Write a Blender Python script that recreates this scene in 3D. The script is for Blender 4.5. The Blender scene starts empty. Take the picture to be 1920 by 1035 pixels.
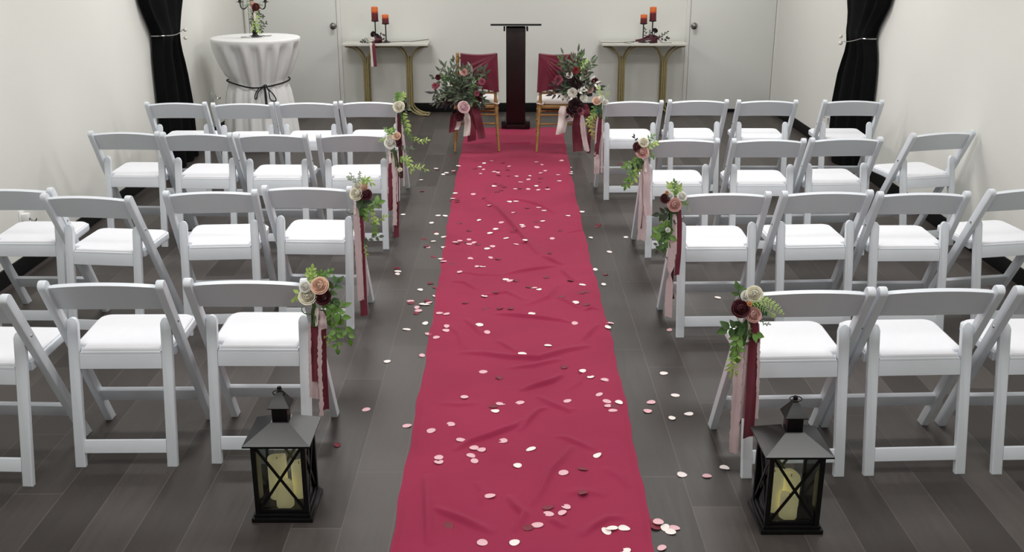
import bpy, bmesh, math, random
import numpy as np
from mathutils import Vector, Matrix, noise
sc = bpy.context.scene
COL = sc.collection
PI = math.pi
rnd = random.Random(7)

# ------------------------------------------------------------------ camera
F_PX, PITCH, YAW, CAM_H = 1943.9, 0.323341, 0.003271, 1.9163
cd = bpy.data.cameras.new('camera'); cam = bpy.data.objects.new('camera', cd); COL.objects.link(cam)
cd.sensor_width = 36.0; cd.lens = F_PX / 1920 * 36; cd.clip_start = 0.05
cam.location = (0, 0, CAM_H); cam.rotation_euler = (PI/2 - PITCH, 0, -YAW)
sc.camera = cam
sc.view_settings.view_transform = 'Standard'
sc.view_settings.exposure = 0.0

def ray(u, v):
    a, b = u - 960, v - 517.5
    d = (a/F_PX, math.cos(PITCH) - b/F_PX*math.sin(PITCH), -math.sin(PITCH) - b/F_PX*math.cos(PITCH))
    c, s = math.cos(YAW), math.sin(YAW)
    return Vector((c*d[0] + s*d[1], -s*d[0] + c*d[1], d[2]))
def at(u, v, y):          # the point of the place seen at photo pixel (u, v) at distance y into the room
    d = ray(u, v); return Vector((0, 0, CAM_H)) + d*(y/d.y)
def onfloor(u, v, z=0.0): # the point of the floor seen at photo pixel (u, v)
    d = ray(u, v); return Vector((0, 0, CAM_H)) + d*((z - CAM_H)/d.z)
def pxm(y, z=0.7):        # photo pixels per metre there
    return F_PX/(y*math.cos(PITCH) + (CAM_H - z)*math.sin(PITCH))

# ------------------------------------------------------------------ materials
def lin(c):
    return tuple(((x/255)/12.92 if x/255 <= .04045 else ((x/255 + .055)/1.055)**2.4) for x in c) + (1,)
def mat(name, rgb, rough=.5, metal=0, var=0.0, vscale=20, bump=0.0, bscale=60, spec=.5, sheen=0, rgb2=None, sss=0):
    m = bpy.data.materials.new(name); m.use_nodes = True
    nt = m.node_tree; n = nt.nodes; l = nt.links; b = n['Principled BSDF']
    b.inputs['Roughness'].default_value = rough; b.inputs['Metallic'].default_value = metal
    b.inputs['Specular IOR Level'].default_value = spec
    if sheen: b.inputs['Sheen Weight'].default_value = sheen
    tc = n.new('ShaderNodeTexCoord')
    nz = n.new('ShaderNodeTexNoise'); nz.inputs['Scale'].default_value = vscale; nz.inputs['Detail'].default_value = 3
    l.new(tc.outputs['Object'], nz.inputs['Vector'])
    mx = n.new('ShaderNodeMix'); mx.data_type = 'RGBA'
    c1 = lin(rgb); c2 = lin(rgb2) if rgb2 else tuple(x*(1 - var) for x in c1[:3]) + (1,)
    mx.inputs[6].default_value = c1; mx.inputs[7].default_value = c2
    mr = n.new('ShaderNodeMapRange'); mr.inputs[1].default_value = .3; mr.inputs[2].default_value = .7
    l.new(nz.outputs['Fac'], mr.inputs[0]); l.new(mr.outputs[0], mx.inputs[0]); l.new(mx.outputs[2], b.inputs['Base Color'])
    if bump:
        nb = n.new('ShaderNodeTexNoise'); nb.inputs['Scale'].default_value = bscale; nb.inputs['Detail'].default_value = 4
        l.new(tc.outputs['Object'], nb.inputs['Vector'])
        bp = n.new('ShaderNodeBump'); bp.inputs['Strength'].default_value = bump; bp.inputs['Distance'].default_value = .01
        l.new(nb.outputs['Fac'], bp.inputs['Height']); l.new(bp.outputs[0], b.inputs['Normal'])
    return m
def sheer(m, alpha):
    m.node_tree.nodes['Principled BSDF'].inputs['Alpha'].default_value = alpha; return m

M = {}
M['wall'] = mat('wall_paint', (226, 226, 220), .75, var=.03, vscale=1.2, bump=.05, bscale=180, spec=.25)
M['backwall'] = mat('back_wall_paint', (220, 221, 215), .7, var=.03, vscale=1.0, spec=.25)
M['door'] = mat('door_paint', (216, 217, 213), .55, var=.03, vscale=1.5, spec=.35)
M['trim'] = mat('trim_paint', (220, 219, 215), .5, var=.02)
M['ceiling'] = mat('ceiling_tile', (225, 225, 222), .9, var=.03)
M['black_base'] = mat('black_vinyl_base', (8, 8, 9), .6, var=.2, spec=.2)
M['chair'] = mat('white_resin', (220, 225, 231), .38, var=.025, vscale=9, spec=.42)
M['pad'] = mat('white_vinyl_pad', (233, 234, 239), .48, var=.015, vscale=30, bump=.05, bscale=300, spec=.3)
M['bolt'] = mat('steel_bolt', (150, 150, 152), .3, 1)
M['chrome'] = mat('chrome', (200, 200, 200), .18, 1, var=.1)
M['knob'] = mat('satin_knob', (135, 133, 130), .25, 1, var=.2)
M['black_metal'] = mat('black_painted_metal', (10, 10, 11), .28, 0, var=.2, vscale=12, spec=.36)
M['iron'] = mat('dark_iron', (22, 18, 18), .5, 0, var=.3)
M['ivory'] = mat('ivory_wax_added_glow', (250, 243, 196), .45, var=.06, vscale=25)
b_ = M['ivory'].node_tree.nodes['Principled BSDF']; b_.inputs['Emission Color'].default_value = (1, .88, .48, 1); b_.inputs['Emission Strength'].default_value = .13   # flameless candles; faint emission added to brighten the wax
M['mahogany'] = mat('dark_mahogany', (36, 16, 18), .35, var=.4, vscale=8, spec=.35)
M['lecternblack'] = mat('black_lectern_top', (18, 16, 17), .5, var=.2)
M['gold'] = mat('gold_painted_wood', (178, 138, 84), .38, .25, var=.25, vscale=40)
M['brass'] = mat('brushed_brass', (150, 138, 98), .45, .3, var=.2, vscale=30)
M['stone'] = mat('pale_console_top', (206, 204, 196), .35, var=.08, vscale=8)
M['cushion'] = mat('ivory_cushion', (236, 231, 228), .7, var=.03, bump=.1, bscale=120)
M['linen'] = mat('white_linen', (226, 226, 225), .8, var=.03, bump=.08, bscale=250, sheen=.1)
M['satin'] = mat('burgundy_satin', (116, 36, 56), .5, var=.25, vscale=6, sheen=.1)
M['velvet'] = mat('black_drape', (9, 10, 12), .85, var=.3, vscale=9, spec=.1)
M['pearl'] = mat('pearl', (225, 222, 214), .2, 0, var=.05)
M['cord'] = mat('black_cord', (14, 14, 16), .7)
M['burg_ribbon'] = mat('burgundy_chiffon', (112, 30, 50), .6, var=.25, vscale=14, sheen=.2)
M['dark_ribbon'] = mat('dark_burgundy_ribbon', (74, 22, 36), .55, var=.25, vscale=14)
M['blush_ribbon'] = mat('blush_chiffon', (212, 190, 191), .75, var=.1, vscale=14)
M['cream_ribbon'] = mat('cream_chiffon', (228, 216, 210), .75, var=.08, vscale=14)
M['rose_cream'] = mat('cream_petal', (243, 238, 218), .65, var=.05, vscale=60)
M['rose_white'] = mat('white_petal', (240, 238, 230), .65, var=.06, vscale=60)
M['rose_peach'] = mat('peach_petal', (240, 202, 178), .65, var=.08, vscale=60)
M['rose_pink'] = mat('dusty_pink_petal', (222, 172, 164), .65, var=.1, vscale=60)
M['rose_maroon'] = mat('maroon_petal', (84, 24, 36), .6, var=.3, vscale=60)
M['rose_black'] = mat('near_black_petal', (46, 20, 28), .6, var=.3, vscale=60)
M['rose_mauve'] = mat('mauve_petal', (172, 92, 110), .6, var=.2, vscale=60)
M['rose_blush'] = mat('blush_peony_petal', (246, 210, 216), .6, var=.15, vscale=60)
M['rose_brick'] = mat('brick_red_petal', (150, 60, 58), .6, var=.2, vscale=60)
M['rose_brown'] = mat('brown_red_petal', (112, 48, 40), .6, var=.25, vscale=60)
M['orange_bud'] = mat('orange_bud', (222, 160, 100), .6, var=.1)
M['leaf_green'] = mat('fresh_green_leaf', (86, 128, 50), .55, var=.3, vscale=30, rgb2=(120, 158, 78))
M['leaf_lime'] = mat('lime_green_leaf', (150, 182, 86), .55, vscale=30, rgb2=(182, 206, 120))
M['leaf_dark'] = mat('dark_green_leaf', (36, 52, 34), .5, vscale=30, rgb2=(60, 78, 50))
M['leaf_deep'] = mat('deep_green_leaf', (50, 84, 40), .5, vscale=30, rgb2=(84, 118, 58))
M['leaf_olive'] = mat('olive_leaf', (58, 70, 52), .6, vscale=30, rgb2=(108, 118, 94))
M['leaf_grey'] = mat('grey_green_leaf', (148, 162, 142), .65, vscale=30, rgb2=(186, 196, 176))
M['leaf_black'] = mat('blackish_leaf', (34, 28, 30), .55, vscale=30, rgb2=(54, 42, 44))
M['leaf_autumn'] = mat('autumn_leaf', (150, 150, 66), .6, vscale=20, rgb2=(196, 140, 82))
M['leaf_white'] = mat('white_leaf', (222, 220, 208), .6, vscale=30, rgb2=(236, 234, 226))
M['leaf_teal'] = mat('teal_green_leaf', (40, 84, 70), .55, vscale=30, rgb2=(60, 110, 84))
M['twig'] = mat('dark_twig', (40, 30, 28), .7)
M['petal_white'] = mat('cream_loose_petal', (246, 236, 232), .7, var=.03, vscale=80)
M['petal_pink'] = mat('pink_loose_petal', (232, 184, 192), .7, var=.08, vscale=80)
M['petal_maroon'] = mat('maroon_loose_petal', (124, 20, 46), .6, var=.25, vscale=80)
M['china'] = mat('white_china', (240, 240, 238), .2)

def glass_mat():
    m = bpy.data.materials.new('lantern_glass'); m.use_nodes = True
    nt = m.node_tree; n = nt.nodes; l = nt.links; n.remove(n['Principled BSDF'])
    t = n.new('ShaderNodeBsdfTransparent'); t.inputs[0].default_value = (.93, .95, .93, 1)
    g = n.new('ShaderNodeBsdfGlossy'); g.inputs['Roughness'].default_value = .03
    fr = n.new('ShaderNodeFresnel'); fr.inputs[0].default_value = 1.45
    mx = n.new('ShaderNodeMixShader')
    l.new(fr.outputs[0], mx.inputs[0]); l.new(t.outputs[0], mx.inputs[1]); l.new(g.outputs[0], mx.inputs[2])
    l.new(mx.outputs[0], n['Material Output'].inputs[0]); return m
M['glass'] = glass_mat()

def candle_mat():        # orange wax above, dark red below, uneven line between
    m = bpy.data.materials.new('autumn_candle_wax'); m.use_nodes = True
    nt = m.node_tree; n = nt.nodes; l = nt.links; b = n['Principled BSDF']; b.inputs['Roughness'].default_value = .5
    tc = n.new('ShaderNodeTexCoord'); sp = n.new('ShaderNodeSeparateXYZ'); l.new(tc.outputs['Generated'], sp.inputs[0])
    nz = n.new('ShaderNodeTexNoise'); nz.inputs['Scale'].default_value = 3; l.new(tc.outputs['Generated'], nz.inputs['Vector'])
    ma = n.new('ShaderNodeMath'); ma.operation = 'MULTIPLY_ADD'; ma.inputs[1].default_value = .35
    l.new(nz.outputs['Fac'], ma.inputs[0]); l.new(sp.outputs['Z'], ma.inputs[2])
    cr = n.new('ShaderNodeValToRGB'); e = cr.color_ramp.elements
    e[0].position = .12; e[0].color = lin((112, 34, 40)); e[1].position = .95; e[1].color = lin((222, 112, 52))
    for p, c in ((.3, (92, 26, 34)), (.68, (104, 30, 34)), (.76, (192, 82, 44))):
        k = e.new(p); k.color = lin(c)
    l.new(ma.outputs[0], cr.inputs[0]); l.new(cr.outputs[0], b.inputs['Base Color']); return m
M['candle'] = candle_mat()

def floor_mat():         # dark plank floor, every plank its own tone, thin pale seams, streaky grain
    m = bpy.data.materials.new('dark_plank_floor'); m.use_nodes = True
    nt = m.node_tree; n = nt.nodes; l = nt.links; b = n['Principled BSDF']
    tc = n.new('ShaderNodeTexCoord'); sp = n.new('ShaderNodeSeparateXYZ'); l.new(tc.outputs['Object'], sp.inputs[0])
    def math_(op, a, b_=None, c=None):
        k = n.new('ShaderNodeMath'); k.operation = op
        for i, x in enumerate((a, b_, c)):
            if x is None: continue
            if isinstance(x, (int, float)): k.inputs[i].default_value = x
            else: l.new(x, k.inputs[i])
        return k.outputs[0]
    px = math_('DIVIDE', math_('ADD', sp.outputs['X'], 20*.172 - .640), .172)
    row = math_('FLOOR', px)
    wn = n.new('ShaderNodeTexWhiteNoise'); wn.noise_dimensions = '1D'; l.new(row, wn.inputs['W'])
    py = math_('DIVIDE', math_('ADD', math_('MULTIPLY_ADD', wn.outputs['Value'], 1.22, sp.outputs['Y']), 20.0), 1.22)
    colm = math_('FLOOR', py)
    cb = n.new('ShaderNodeCombineXYZ'); l.new(row, cb.inputs[0]); l.new(colm, cb.inputs[1])
    w2 = n.new('ShaderNodeTexWhiteNoise'); w2.noise_dimensions = '2D'; l.new(cb.outputs[0], w2.inputs['Vector'])
    fx = math_('FRACT', px); fy = math_('FRACT', py)
    ex = math_('MINIMUM', fx, math_('SUBTRACT', 1.0, fx)); ey = math_('MINIMUM', fy, math_('SUBTRACT', 1.0, fy))
    sx = math_('LESS_THAN', ex, .009); sy = math_('LESS_THAN', ey, .0016)
    seam = math_('MAXIMUM', sx, sy)
    mp = n.new('ShaderNodeMapping'); mp.inputs['Scale'].default_value = (34, 2.2, 1); l.new(tc.outputs['Object'], mp.inputs[0])
    off = n.new('ShaderNodeVectorMath'); off.operation = 'MULTIPLY_ADD'; off.inputs[1].default_value = (7, 7, 7)
    l.new(w2.outputs['Color'], off.inputs[0]); l.new(mp.outputs[0], off.inputs[2])
    gr = n.new('ShaderNodeTexNoise'); gr.inputs['Scale'].default_value = 1.6; gr.inputs['Detail'].default_value = 6; gr.inputs['Roughness'].default_value = .62
    l.new(off.outputs[0], gr.inputs['Vector'])
    cr = n.new('ShaderNodeValToRGB'); e = cr.color_ramp.elements
    e[0].position = .1; e[0].color = lin((54, 48, 45)); e[1].position = .9; e[1].color = lin((76, 70, 67))
    l.new(w2.outputs['Value'], cr.inputs[0])
    mx = n.new('ShaderNodeMix'); mx.data_type = 'RGBA'; mx.blend_type = 'MULTIPLY'; mx.inputs[0].default_value = 1
    gm = n.new('ShaderNodeMapRange'); gm.inputs[1].default_value = .25; gm.inputs[2].default_value = .8; gm.inputs[3].default_value = .78; gm.inputs[4].default_value = 1.22
    l.new(gr.outputs['Fac'], gm.inputs[0]); l.new(cr.outputs[0], mx.inputs[6]); l.new(gm.outputs[0], mx.inputs[7])
    m2 = n.new('ShaderNodeMix'); m2.data_type = 'RGBA'; m2.inputs[7].default_value = lin((104, 98, 94))
    l.new(math_('MULTIPLY', seam, .55), m2.inputs[0]); l.new(mx.outputs[2], m2.inputs[6]); l.new(m2.outputs[2], b.inputs['Base Color'])
    b.inputs['Roughness'].default_value = .42; b.inputs['Specular IOR Level'].default_value = .4
    rm = n.new('ShaderNodeMapRange'); rm.inputs[3].default_value = .36; rm.inputs[4].default_value = .56
    l.new(gr.outputs['Fac'], rm.inputs[0]); l.new(rm.outputs[0], b.inputs['Roughness'])
    bp = n.new('ShaderNodeBump'); bp.inputs['Strength'].default_value = .12; bp.inputs['Distance'].default_value = .004
    l.new(gr.outputs['Fac'], bp.inputs['Height']); l.new(bp.outputs[0], b.inputs['Normal'])
    return m
M['floor'] = floor_mat()

def runner_mat():
    m = mat('burgundy_runner_cloth', (154, 46, 77), .8, var=.12, vscale=2.2, spec=.1, sheen=.05)
    nt = m.node_tree; n = nt.nodes; l = nt.links; b = n['Principled BSDF']
    tc = n.new('ShaderNodeTexCoord'); wv = n.new('ShaderNodeTexNoise'); wv.inputs['Scale'].default_value = 420
    l.new(tc.outputs['Object'], wv.inputs['Vector'])
    w2 = n.new('ShaderNodeTexNoise'); w2.inputs['Scale'].default_value = 9; w2.inputs['Detail'].default_value = 5
    l.new(tc.outputs['Object'], w2.inputs['Vector'])
    ad = n.new('ShaderNodeMath'); ad.operation = 'MULTIPLY_ADD'; ad.inputs[1].default_value = .12
    l.new(wv.outputs['Fac'], ad.inputs[0]); l.new(w2.outputs['Fac'], ad.inputs[2])
    bp = n.new('ShaderNodeBump'); bp.inputs['Strength'].default_value = .25; bp.inputs['Distance'].default_value = .01
    l.new(ad.outputs[0], bp.inputs['Height']); l.new(bp.outputs[0], b.inputs['Normal'])
    return m
M['runner'] = runner_mat()

# ------------------------------------------------------------------ object helpers
def link(o, parent=None):
    COL.objects.link(o)
    if parent is not None: o.parent = parent
    return o
def obj(name, bm, m, parent=None, local=False, smooth=38, label=None):
    """links a bmesh as ONE mesh object; world coordinates are turned into the parent's"""
    if parent is not None and not local:
        p = parent; off = Vector((0, 0, 0))
        while p is not None: off += p.location; p = p.parent
        bmesh.ops.translate(bm, verts=bm.verts, vec=-off)
    bmesh.ops.recalc_face_normals(bm, faces=bm.faces) if smooth != 0 else None
    me = bpy.data.meshes.new(name); bm.to_mesh(me); bm.free()
    me.materials.append(M[m] if isinstance(m, str) else m)
    me.polygons.foreach_set('use_smooth', [True]*len(me.polygons))
    if smooth and smooth < 180: me.set_sharp_from_angle(angle=math.radians(smooth))
    o = bpy.data.objects.new(name, me)
    if label: o['label'] = label
    return link(o, parent)
def tag(o, label, cat, group=None, kind=None):
    o['label'] = label; o['category'] = cat
    if group: o['group'] = group
    if kind: o['kind'] = kind
    return o
def thing(name, label, cat, loc=(0, 0, 0), rz=0, group=None):
    o = bpy.data.objects.new(name, None); o.empty_display_size = .1
    o.location = loc; o.rotation_euler = (0, 0, rz); COL.objects.link(o)
    return tag(o, label, cat, group)
def struct(name, bm, m, parent=None):
    o = obj(name, bm, m, parent)
    if parent is None: o['kind'] = 'structure'
    return o
def dup(root, loc, rz, label, group=None):
    r = root.copy(); COL.objects.link(r); r.location = loc; r.rotation_euler = (0, 0, rz); r['label'] = label
    if group: r['group'] = group
    for ch in root.children:
        c = ch.copy(); COL.objects.link(c); c.parent = r
        for g in ch.children:
            d = g.copy(); COL.objects.link(d); d.parent = c
    return r
def new(): return bmesh.new()
def box(bm, lo, hi, bev=0.0, mtx=None):
    lo, hi = Vector(lo), Vector(hi)
    r = bmesh.ops.create_cube(bm, size=1)
    vs = r['verts']
    for v in vs: v.co = Vector([(lo[i] + hi[i])/2 + v.co[i]*(hi[i] - lo[i]) for i in range(3)])
    if bev:
        es = list({e for v in vs for e in v.link_edges})
        g = bmesh.ops.bevel(bm, geom=es, offset=bev, segments=2, affect='EDGES', profile=.6)
        vs = list({v for f in g['faces'] for v in f.verts} | {v for v in vs if v.is_valid})
    if mtx is not None: bmesh.ops.transform(bm, matrix=mtx, verts=vs)
    return vs
def prism(bm, poly, fn, t0, t1, bev=0.0):
    """polygon (list of 2-D points) extruded from t0 to t1; fn(a, b, t) -> Vector"""
    a = [bm.verts.new(fn(p[0], p[1], t0)) for p in poly]; b = [bm.verts.new(fn(p[0], p[1], t1)) for p in poly]
    n = len(poly); fs = [bm.faces.new(a), bm.faces.new(b[::-1])]
    for i in range(n): fs.append(bm.faces.new((a[i], b[i], b[(i+1) % n], a[(i+1) % n])))
    if bev:
        es = [e for e in set(fs[0].edges) | set(fs[1].edges)]
        bmesh.ops.bevel(bm, geom=es, offset=bev, segments=2, affect='EDGES', profile=.6)
def tube(bm, pts, r, seg=8, cap=True, closed=False):
    pts = [Vector(p) for p in pts]; n = len(pts); rs = r if isinstance(r, (list, tuple)) else [r]*n
    rings = []; up = Vector((0, 0, 1)); prev = None
    for i, p in enumerate(pts):
        if closed: d = pts[(i+1) % n] - pts[i-1]
        else: d = pts[min(i+1, n-1)] - pts[max(i-1, 0)]
        d.normalize()
        if prev is None:
            x = d.cross(up)
            if x.length < 1e-3: x = d.cross(Vector((0, 1, 0)))
        else: x = prev - d*prev.dot(d)
        x.normalize(); prev = x; y = d.cross(x)
        rings.append([bm.verts.new(p + (x*math.cos(2*PI*k/seg) + y*math.sin(2*PI*k/seg))*rs[i]) for k in range(seg)])
    for i in range(n if closed else n-1):
        a, b = rings[i], rings[(i+1) % n]
        for k in range(seg): bm.faces.new((a[k], a[(k+1) % seg], b[(k+1) % seg], b[k]))
    if cap and not closed: bm.faces.new(rings[0][::-1]); bm.faces.new(rings[-1])
def lathe(bm, prof, c, seg=24, fr=None):
    """profile [(r, z)] turned about the vertical through c; fr(theta, i) may scale the radius"""
    c = Vector(c); rings = []
    for i, (r, z) in enumerate(prof):
        if r < 1e-6: rings.append([bm.verts.new(c + Vector((0, 0, z)))]); continue
        rings.append([bm.verts.new(c + Vector((math.cos(2*PI*k/seg)*r*(fr(2*PI*k/seg, i) if fr else 1), math.sin(2*PI*k/seg)*r*(fr(2*PI*k/seg, i) if fr else 1), z))) for k in range(seg)])
    for a, b in zip(rings, rings[1:]):
        for k in range(seg):
            k2 = (k+1) % seg
            if len(a) == 1 and len(b) == 1: continue
            if len(a) == 1: bm.faces.new((a[0], b[k], b[k2]))
            elif len(b) == 1: bm.faces.new((a[k], a[k2], b[0]))
            else: bm.faces.new((a[k], a[k2], b[k2], b[k]))
    for rg, fl in ((rings[0], True), (rings[-1], False)):
        if len(rg) > 1: bm.faces.new(rg[::-1] if fl else rg)
def grid(bm, P, closed_u=False):
    V = [[bm.verts.new(p) for p in row] for row in P]
    for i in range(len(V)-1):
        m = len(V[i])
        for j in range(m if closed_u else m-1):
            bm.faces.new((V[i][j], V[i][(j+1) % m], V[i+1][(j+1) % m], V[i+1][j]))
    return V
def bez(pts, n=16):       # smooth curve through control points (Catmull-Rom)
    pts = [Vector(p) for p in pts]
    if len(pts) == 2: return [pts[0].lerp(pts[1], i/n) for i in range(n+1)]
    P = [pts[0]*2 - pts[1]] + pts + [pts[-1]*2 - pts[-2]]; out = []
    k = max(2, n//(len(pts)-1))
    for i in range(1, len(P)-2):
        for j in range(k):
            t = j/k; a, b, c, d = P[i-1], P[i], P[i+1], P[i+2]
            out.append(.5*((2*b) + (c - a)*t + (2*a - 5*b + 4*c - d)*t*t + (3*b - a - 3*c + d)*t**3))
    out.append(pts[-1]); return out

# ------------------------------------------------------------------ the room
XL, XR, YB, YF, ZC = -2.84, 2.90, 11.42, -2.2, 2.75
def plain(lo, hi, bev=0):
    bm = new(); box(bm, lo, hi, bev); return bm
struct('floor', plain((XL-.1, YF-.1, -.1), (XR+.1, YB+.1, 0)), 'floor')
struct('ceiling', plain((XL-.1, YF-.1, ZC), (XR+.1, YB+.1, ZC+.1)), 'ceiling')
struct('wall_left', plain((XL-.1, YF-.1, 0), (XL, YB+.1, ZC)), 'wall')
struct('wall_right', plain((XR, YF-.1, 0), (XR+.1, YB+.1, ZC)), 'wall')
struct('wall_back', plain((XL, YB, 0), (XR, YB+.1, ZC)), 'backwall')
struct('wall_front', plain((XL, YF-.1, 0), (XR, YF, ZC)), 'wall')
DL0, DL1, DR0, DR1 = -2.775, -1.842, 1.950, 2.862
struct('baseboard_left', plain((XL, YF, 0), (XL+.012, YB, .1), .004), 'black_base')
struct('baseboard_right', plain((XR-.012, YF, 0), (XR, YB, .1), .004), 'black_base')
struct('baseboard_back', plain((DL1+.03, YB-.012, 0), (DR0-.03, YB, .1), .004), 'black_base')
for i, (x0, x1, kx) in enumerate(((DL0, DL1, -1.88), (DR0, DR1, 1.992)), 1):
    d = struct('door_%d' % i, plain((x0, YB-.022, .035), (x1, YB, 2.05), .003), 'door')
    bm = new()
    lathe(bm, [(0, 0), (.036, 0), (.036, .004), (.016, .012), (.013, .022), (.02, .032), (.027, .044), (.026, .054), (.014, .06), (0, .061)], (0, 0, 0), 20)
    bmesh.ops.rotate(bm, verts=bm.verts, cent=(0, 0, 0), matrix=Matrix.Rotation(PI/2, 3, 'X'))
    bmesh.ops.translate(bm, verts=bm.verts, vec=(kx, YB-.022, .926)); obj('door_knob', bm, 'knob', d, label='round satin metal door knob')
    obj('door_bottom_strip', plain((x0+.005, YB-.018, .002), (x1-.005, YB-.002, .034), .002), 'black_base', d)  # dark strip across the gap below the door leaf
    bm = new()
    for a, b in ((x0-.045, x0-.004), (x1+.004, x1+.045)): box(bm, (a, YB-.03, 0), (b, YB, 2.1), .004)
    box(bm, (x0-.045, YB-.03, 2.056), (x1+.045, YB, 2.1), .004)
    struct('trim_%d' % i, bm, 'trim')

# ------------------------------------------------------------------ white folding chair
A0, A1 = Vector((0, .4213, 0)), Vector((0, -.0135, .739))         # long post: front foot -> top
DP = (A1 - A0).normalized(); NP = Vector((0, DP.z, -DP.y))        # normal in the YZ plane, pointing forward/up
L0, L1 = Vector((0, .0, 0)), Vector((0, .1047, .5615))            # short leg: rear foot -> top (rear face)
DL = (L1 - L0).normalized(); NL = Vector((0, DL.z, -DL.y))
CHAIR_LBL = 'white folding chair'
def make_chair():
    t = thing('folding_chair', CHAIR_LBL, 'chair')
    for s in (-1, 1):
        bm = new(); h = .021; poly = []
        Lp = (A1 - A0).length
        def q(a, b):                                   # a along, b across
            p = A0 + DP*a + NP*b; return (p.y, p.z)
        k = DP.y/DP.z
        # foot cut level with the floor
        for b in (h, -h):
            a = -(NP.z*b)/DP.z; poly.append(q(a, b))
        for i in range(9):
            an = -PI/2 + PI*i/8
            poly.append(q(Lp - h + h*math.cos(an), h*math.sin(an)))
        prism(bm, poly, lambda y, z, x: Vector((x, y, z)), s*.2065 - .0145, s*.2065 + .0145, .005)
        o = obj('long_post', bm, 'chair', t)
        bm = new()
        for yy, zz in ((A0.lerp(A1, .94)),)[0:0]: pass
        p = A0 + DP*(Lp*.745)
        lathe(bm, [(0, 0), (.006, 0), (.005, .003), (0, .004)], (0, 0, 0), 10)
        bmesh.ops.rotate(bm, verts=bm.verts, cent=(0, 0, 0), matrix=Matrix.Rotation(s*PI/2, 3, 'Y'))
        bmesh.ops.translate(bm, verts=bm.verts, vec=(s*(.2065+.0145), p.y, p.z)); obj('pivot_bolt', bm, 'bolt', o)
        # short rear leg with a rounded top
        bm = new(); w = .0193; Ll = (L1 - L0).length; poly = [(-w, 0), (w, 0)]
        for i in range(9):
            an = PI*i/8; poly.append((w*math.cos(an), Ll - w*1.25 + w*1.25*math.sin(an)))
        def leg_pt(x, a, th):
            p = L0 + DL*a + NL*th
            if a == 0: p = p - DL*(p.z/DL.z)
            return Vector((x + s*.1715, p.y, p.z))
        prism(bm, poly, leg_pt, 0, .024, .004); obj('rear_leg', bm, 'chair', t)
    # back slat: arched, slightly bowed
    bm = new(); n = 20
    rows = []
    for side in (0, 1):
        for top in (0, 1):
            row = []
            for i in range(n+1):
                u = -1 + 2*i/n; x = u*.193
                z = (.735 - .021*u*u) if top else (.624 - .010*u*u)
                a = (z - A0.z)/DP.z; p = A0 + DP*a
                p = p + NP*(-.006 + .010*u*u + (.008 if side else -.008)); row.append(Vector((x, p.y, p.z)))
            rows.append(row)
    V = [[bm.verts.new(p) for p in r] for r in (rows[0], rows[1], rows[3], rows[2])]
    for k in range(4):
        a, b = V[k], V[(k+1) % 4]
        for i in range(n): bm.faces.new((a[i], a[i+1], b[i+1], b[i]))
    for e in (0, n): bm.faces.new([V[k][e] for k in range(4)])
    bm.edges.ensure_lookup_table()
    es = [bm.edges.get((V[k][i], V[k][i+1])) for k in range(4) for i in range(n)]
    bmesh.ops.bevel(bm, geom=es, offset=.0035, segments=2, affect='EDGES')
    obj('backrest', bm, 'chair', t)
    # cross rail low between the rear legs
    def bar(plane0, d, nrm, z0, z1, x, th0, th1, bev=.003):
        bm = new(); poly = [((z0)/d.z, -x), ((z0)/d.z, x), ((z1)/d.z, x), ((z1)/d.z, -x)]
        prism(bm, poly, lambda a, xx, th: Vector((xx, *(plane0 + d*a + nrm*th).yz)), th0, th1, bev); return bm
    obj('rear_crossbar', bar(L0, DL, NL, .054, .103, .1525, .001, .019), 'chair', t)
    obj('front_stretcher', bar(A0, DP, NP, .121, .178, .193, -.010, .010), 'chair', t)
    obj('seat_apron', bar(L0, DL, NL, .371, .424, .1515, .001, .018), 'chair', t)
    # seat board and pad
    def outline(ins):
        P = [(-.1505+ins, .082+ins), (.1505-ins, .082+ins), (.1505-ins, .125+ins), (.1915-ins, .125+ins)]
        R = .038
        for sx in (1, -1):
            for i in range(8):
                an = PI/2*i/7 if sx == 1 else PI/2 + PI/2*i/7
                P.append((sx*(.1915-ins-R) + R*math.cos(an), .432-ins-R + R*math.sin(an)))
        P += [(-.1915+ins, .125+ins), (-.1505+ins, .125+ins)]
        return P
    tz = lambda y: (y - .08)*.035
    bm = new(); prism(bm, outline(0), lambda x, y, z: Vector((x, y, z + tz(y))), .402, .4335, .005)
    seat = obj('seat', bm, 'chair', t)
    bm = new()
    inner = outline(.007); c0 = [bm.verts.new((x, y, .4330 + tz(y))) for x, y in inner]
    c1 = [bm.verts.new((x, y, .4400 + tz(y))) for x, y in outline(.0085)]
    c2 = [bm.verts.new((x, y, .4435 + tz(y))) for x, y in outline(.013)]
    n = len(inner)
    for a, b in ((c0, c1), (c1, c2)):
        for i in range(n): bm.faces.new((a[i], a[(i+1) % n], b[(i+1) % n], b[i]))
    bm.faces.new(c2); obj('seat_pad', bm, 'pad', seat, smooth=20, label='smooth white vinyl seat pad')
    return t
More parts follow.
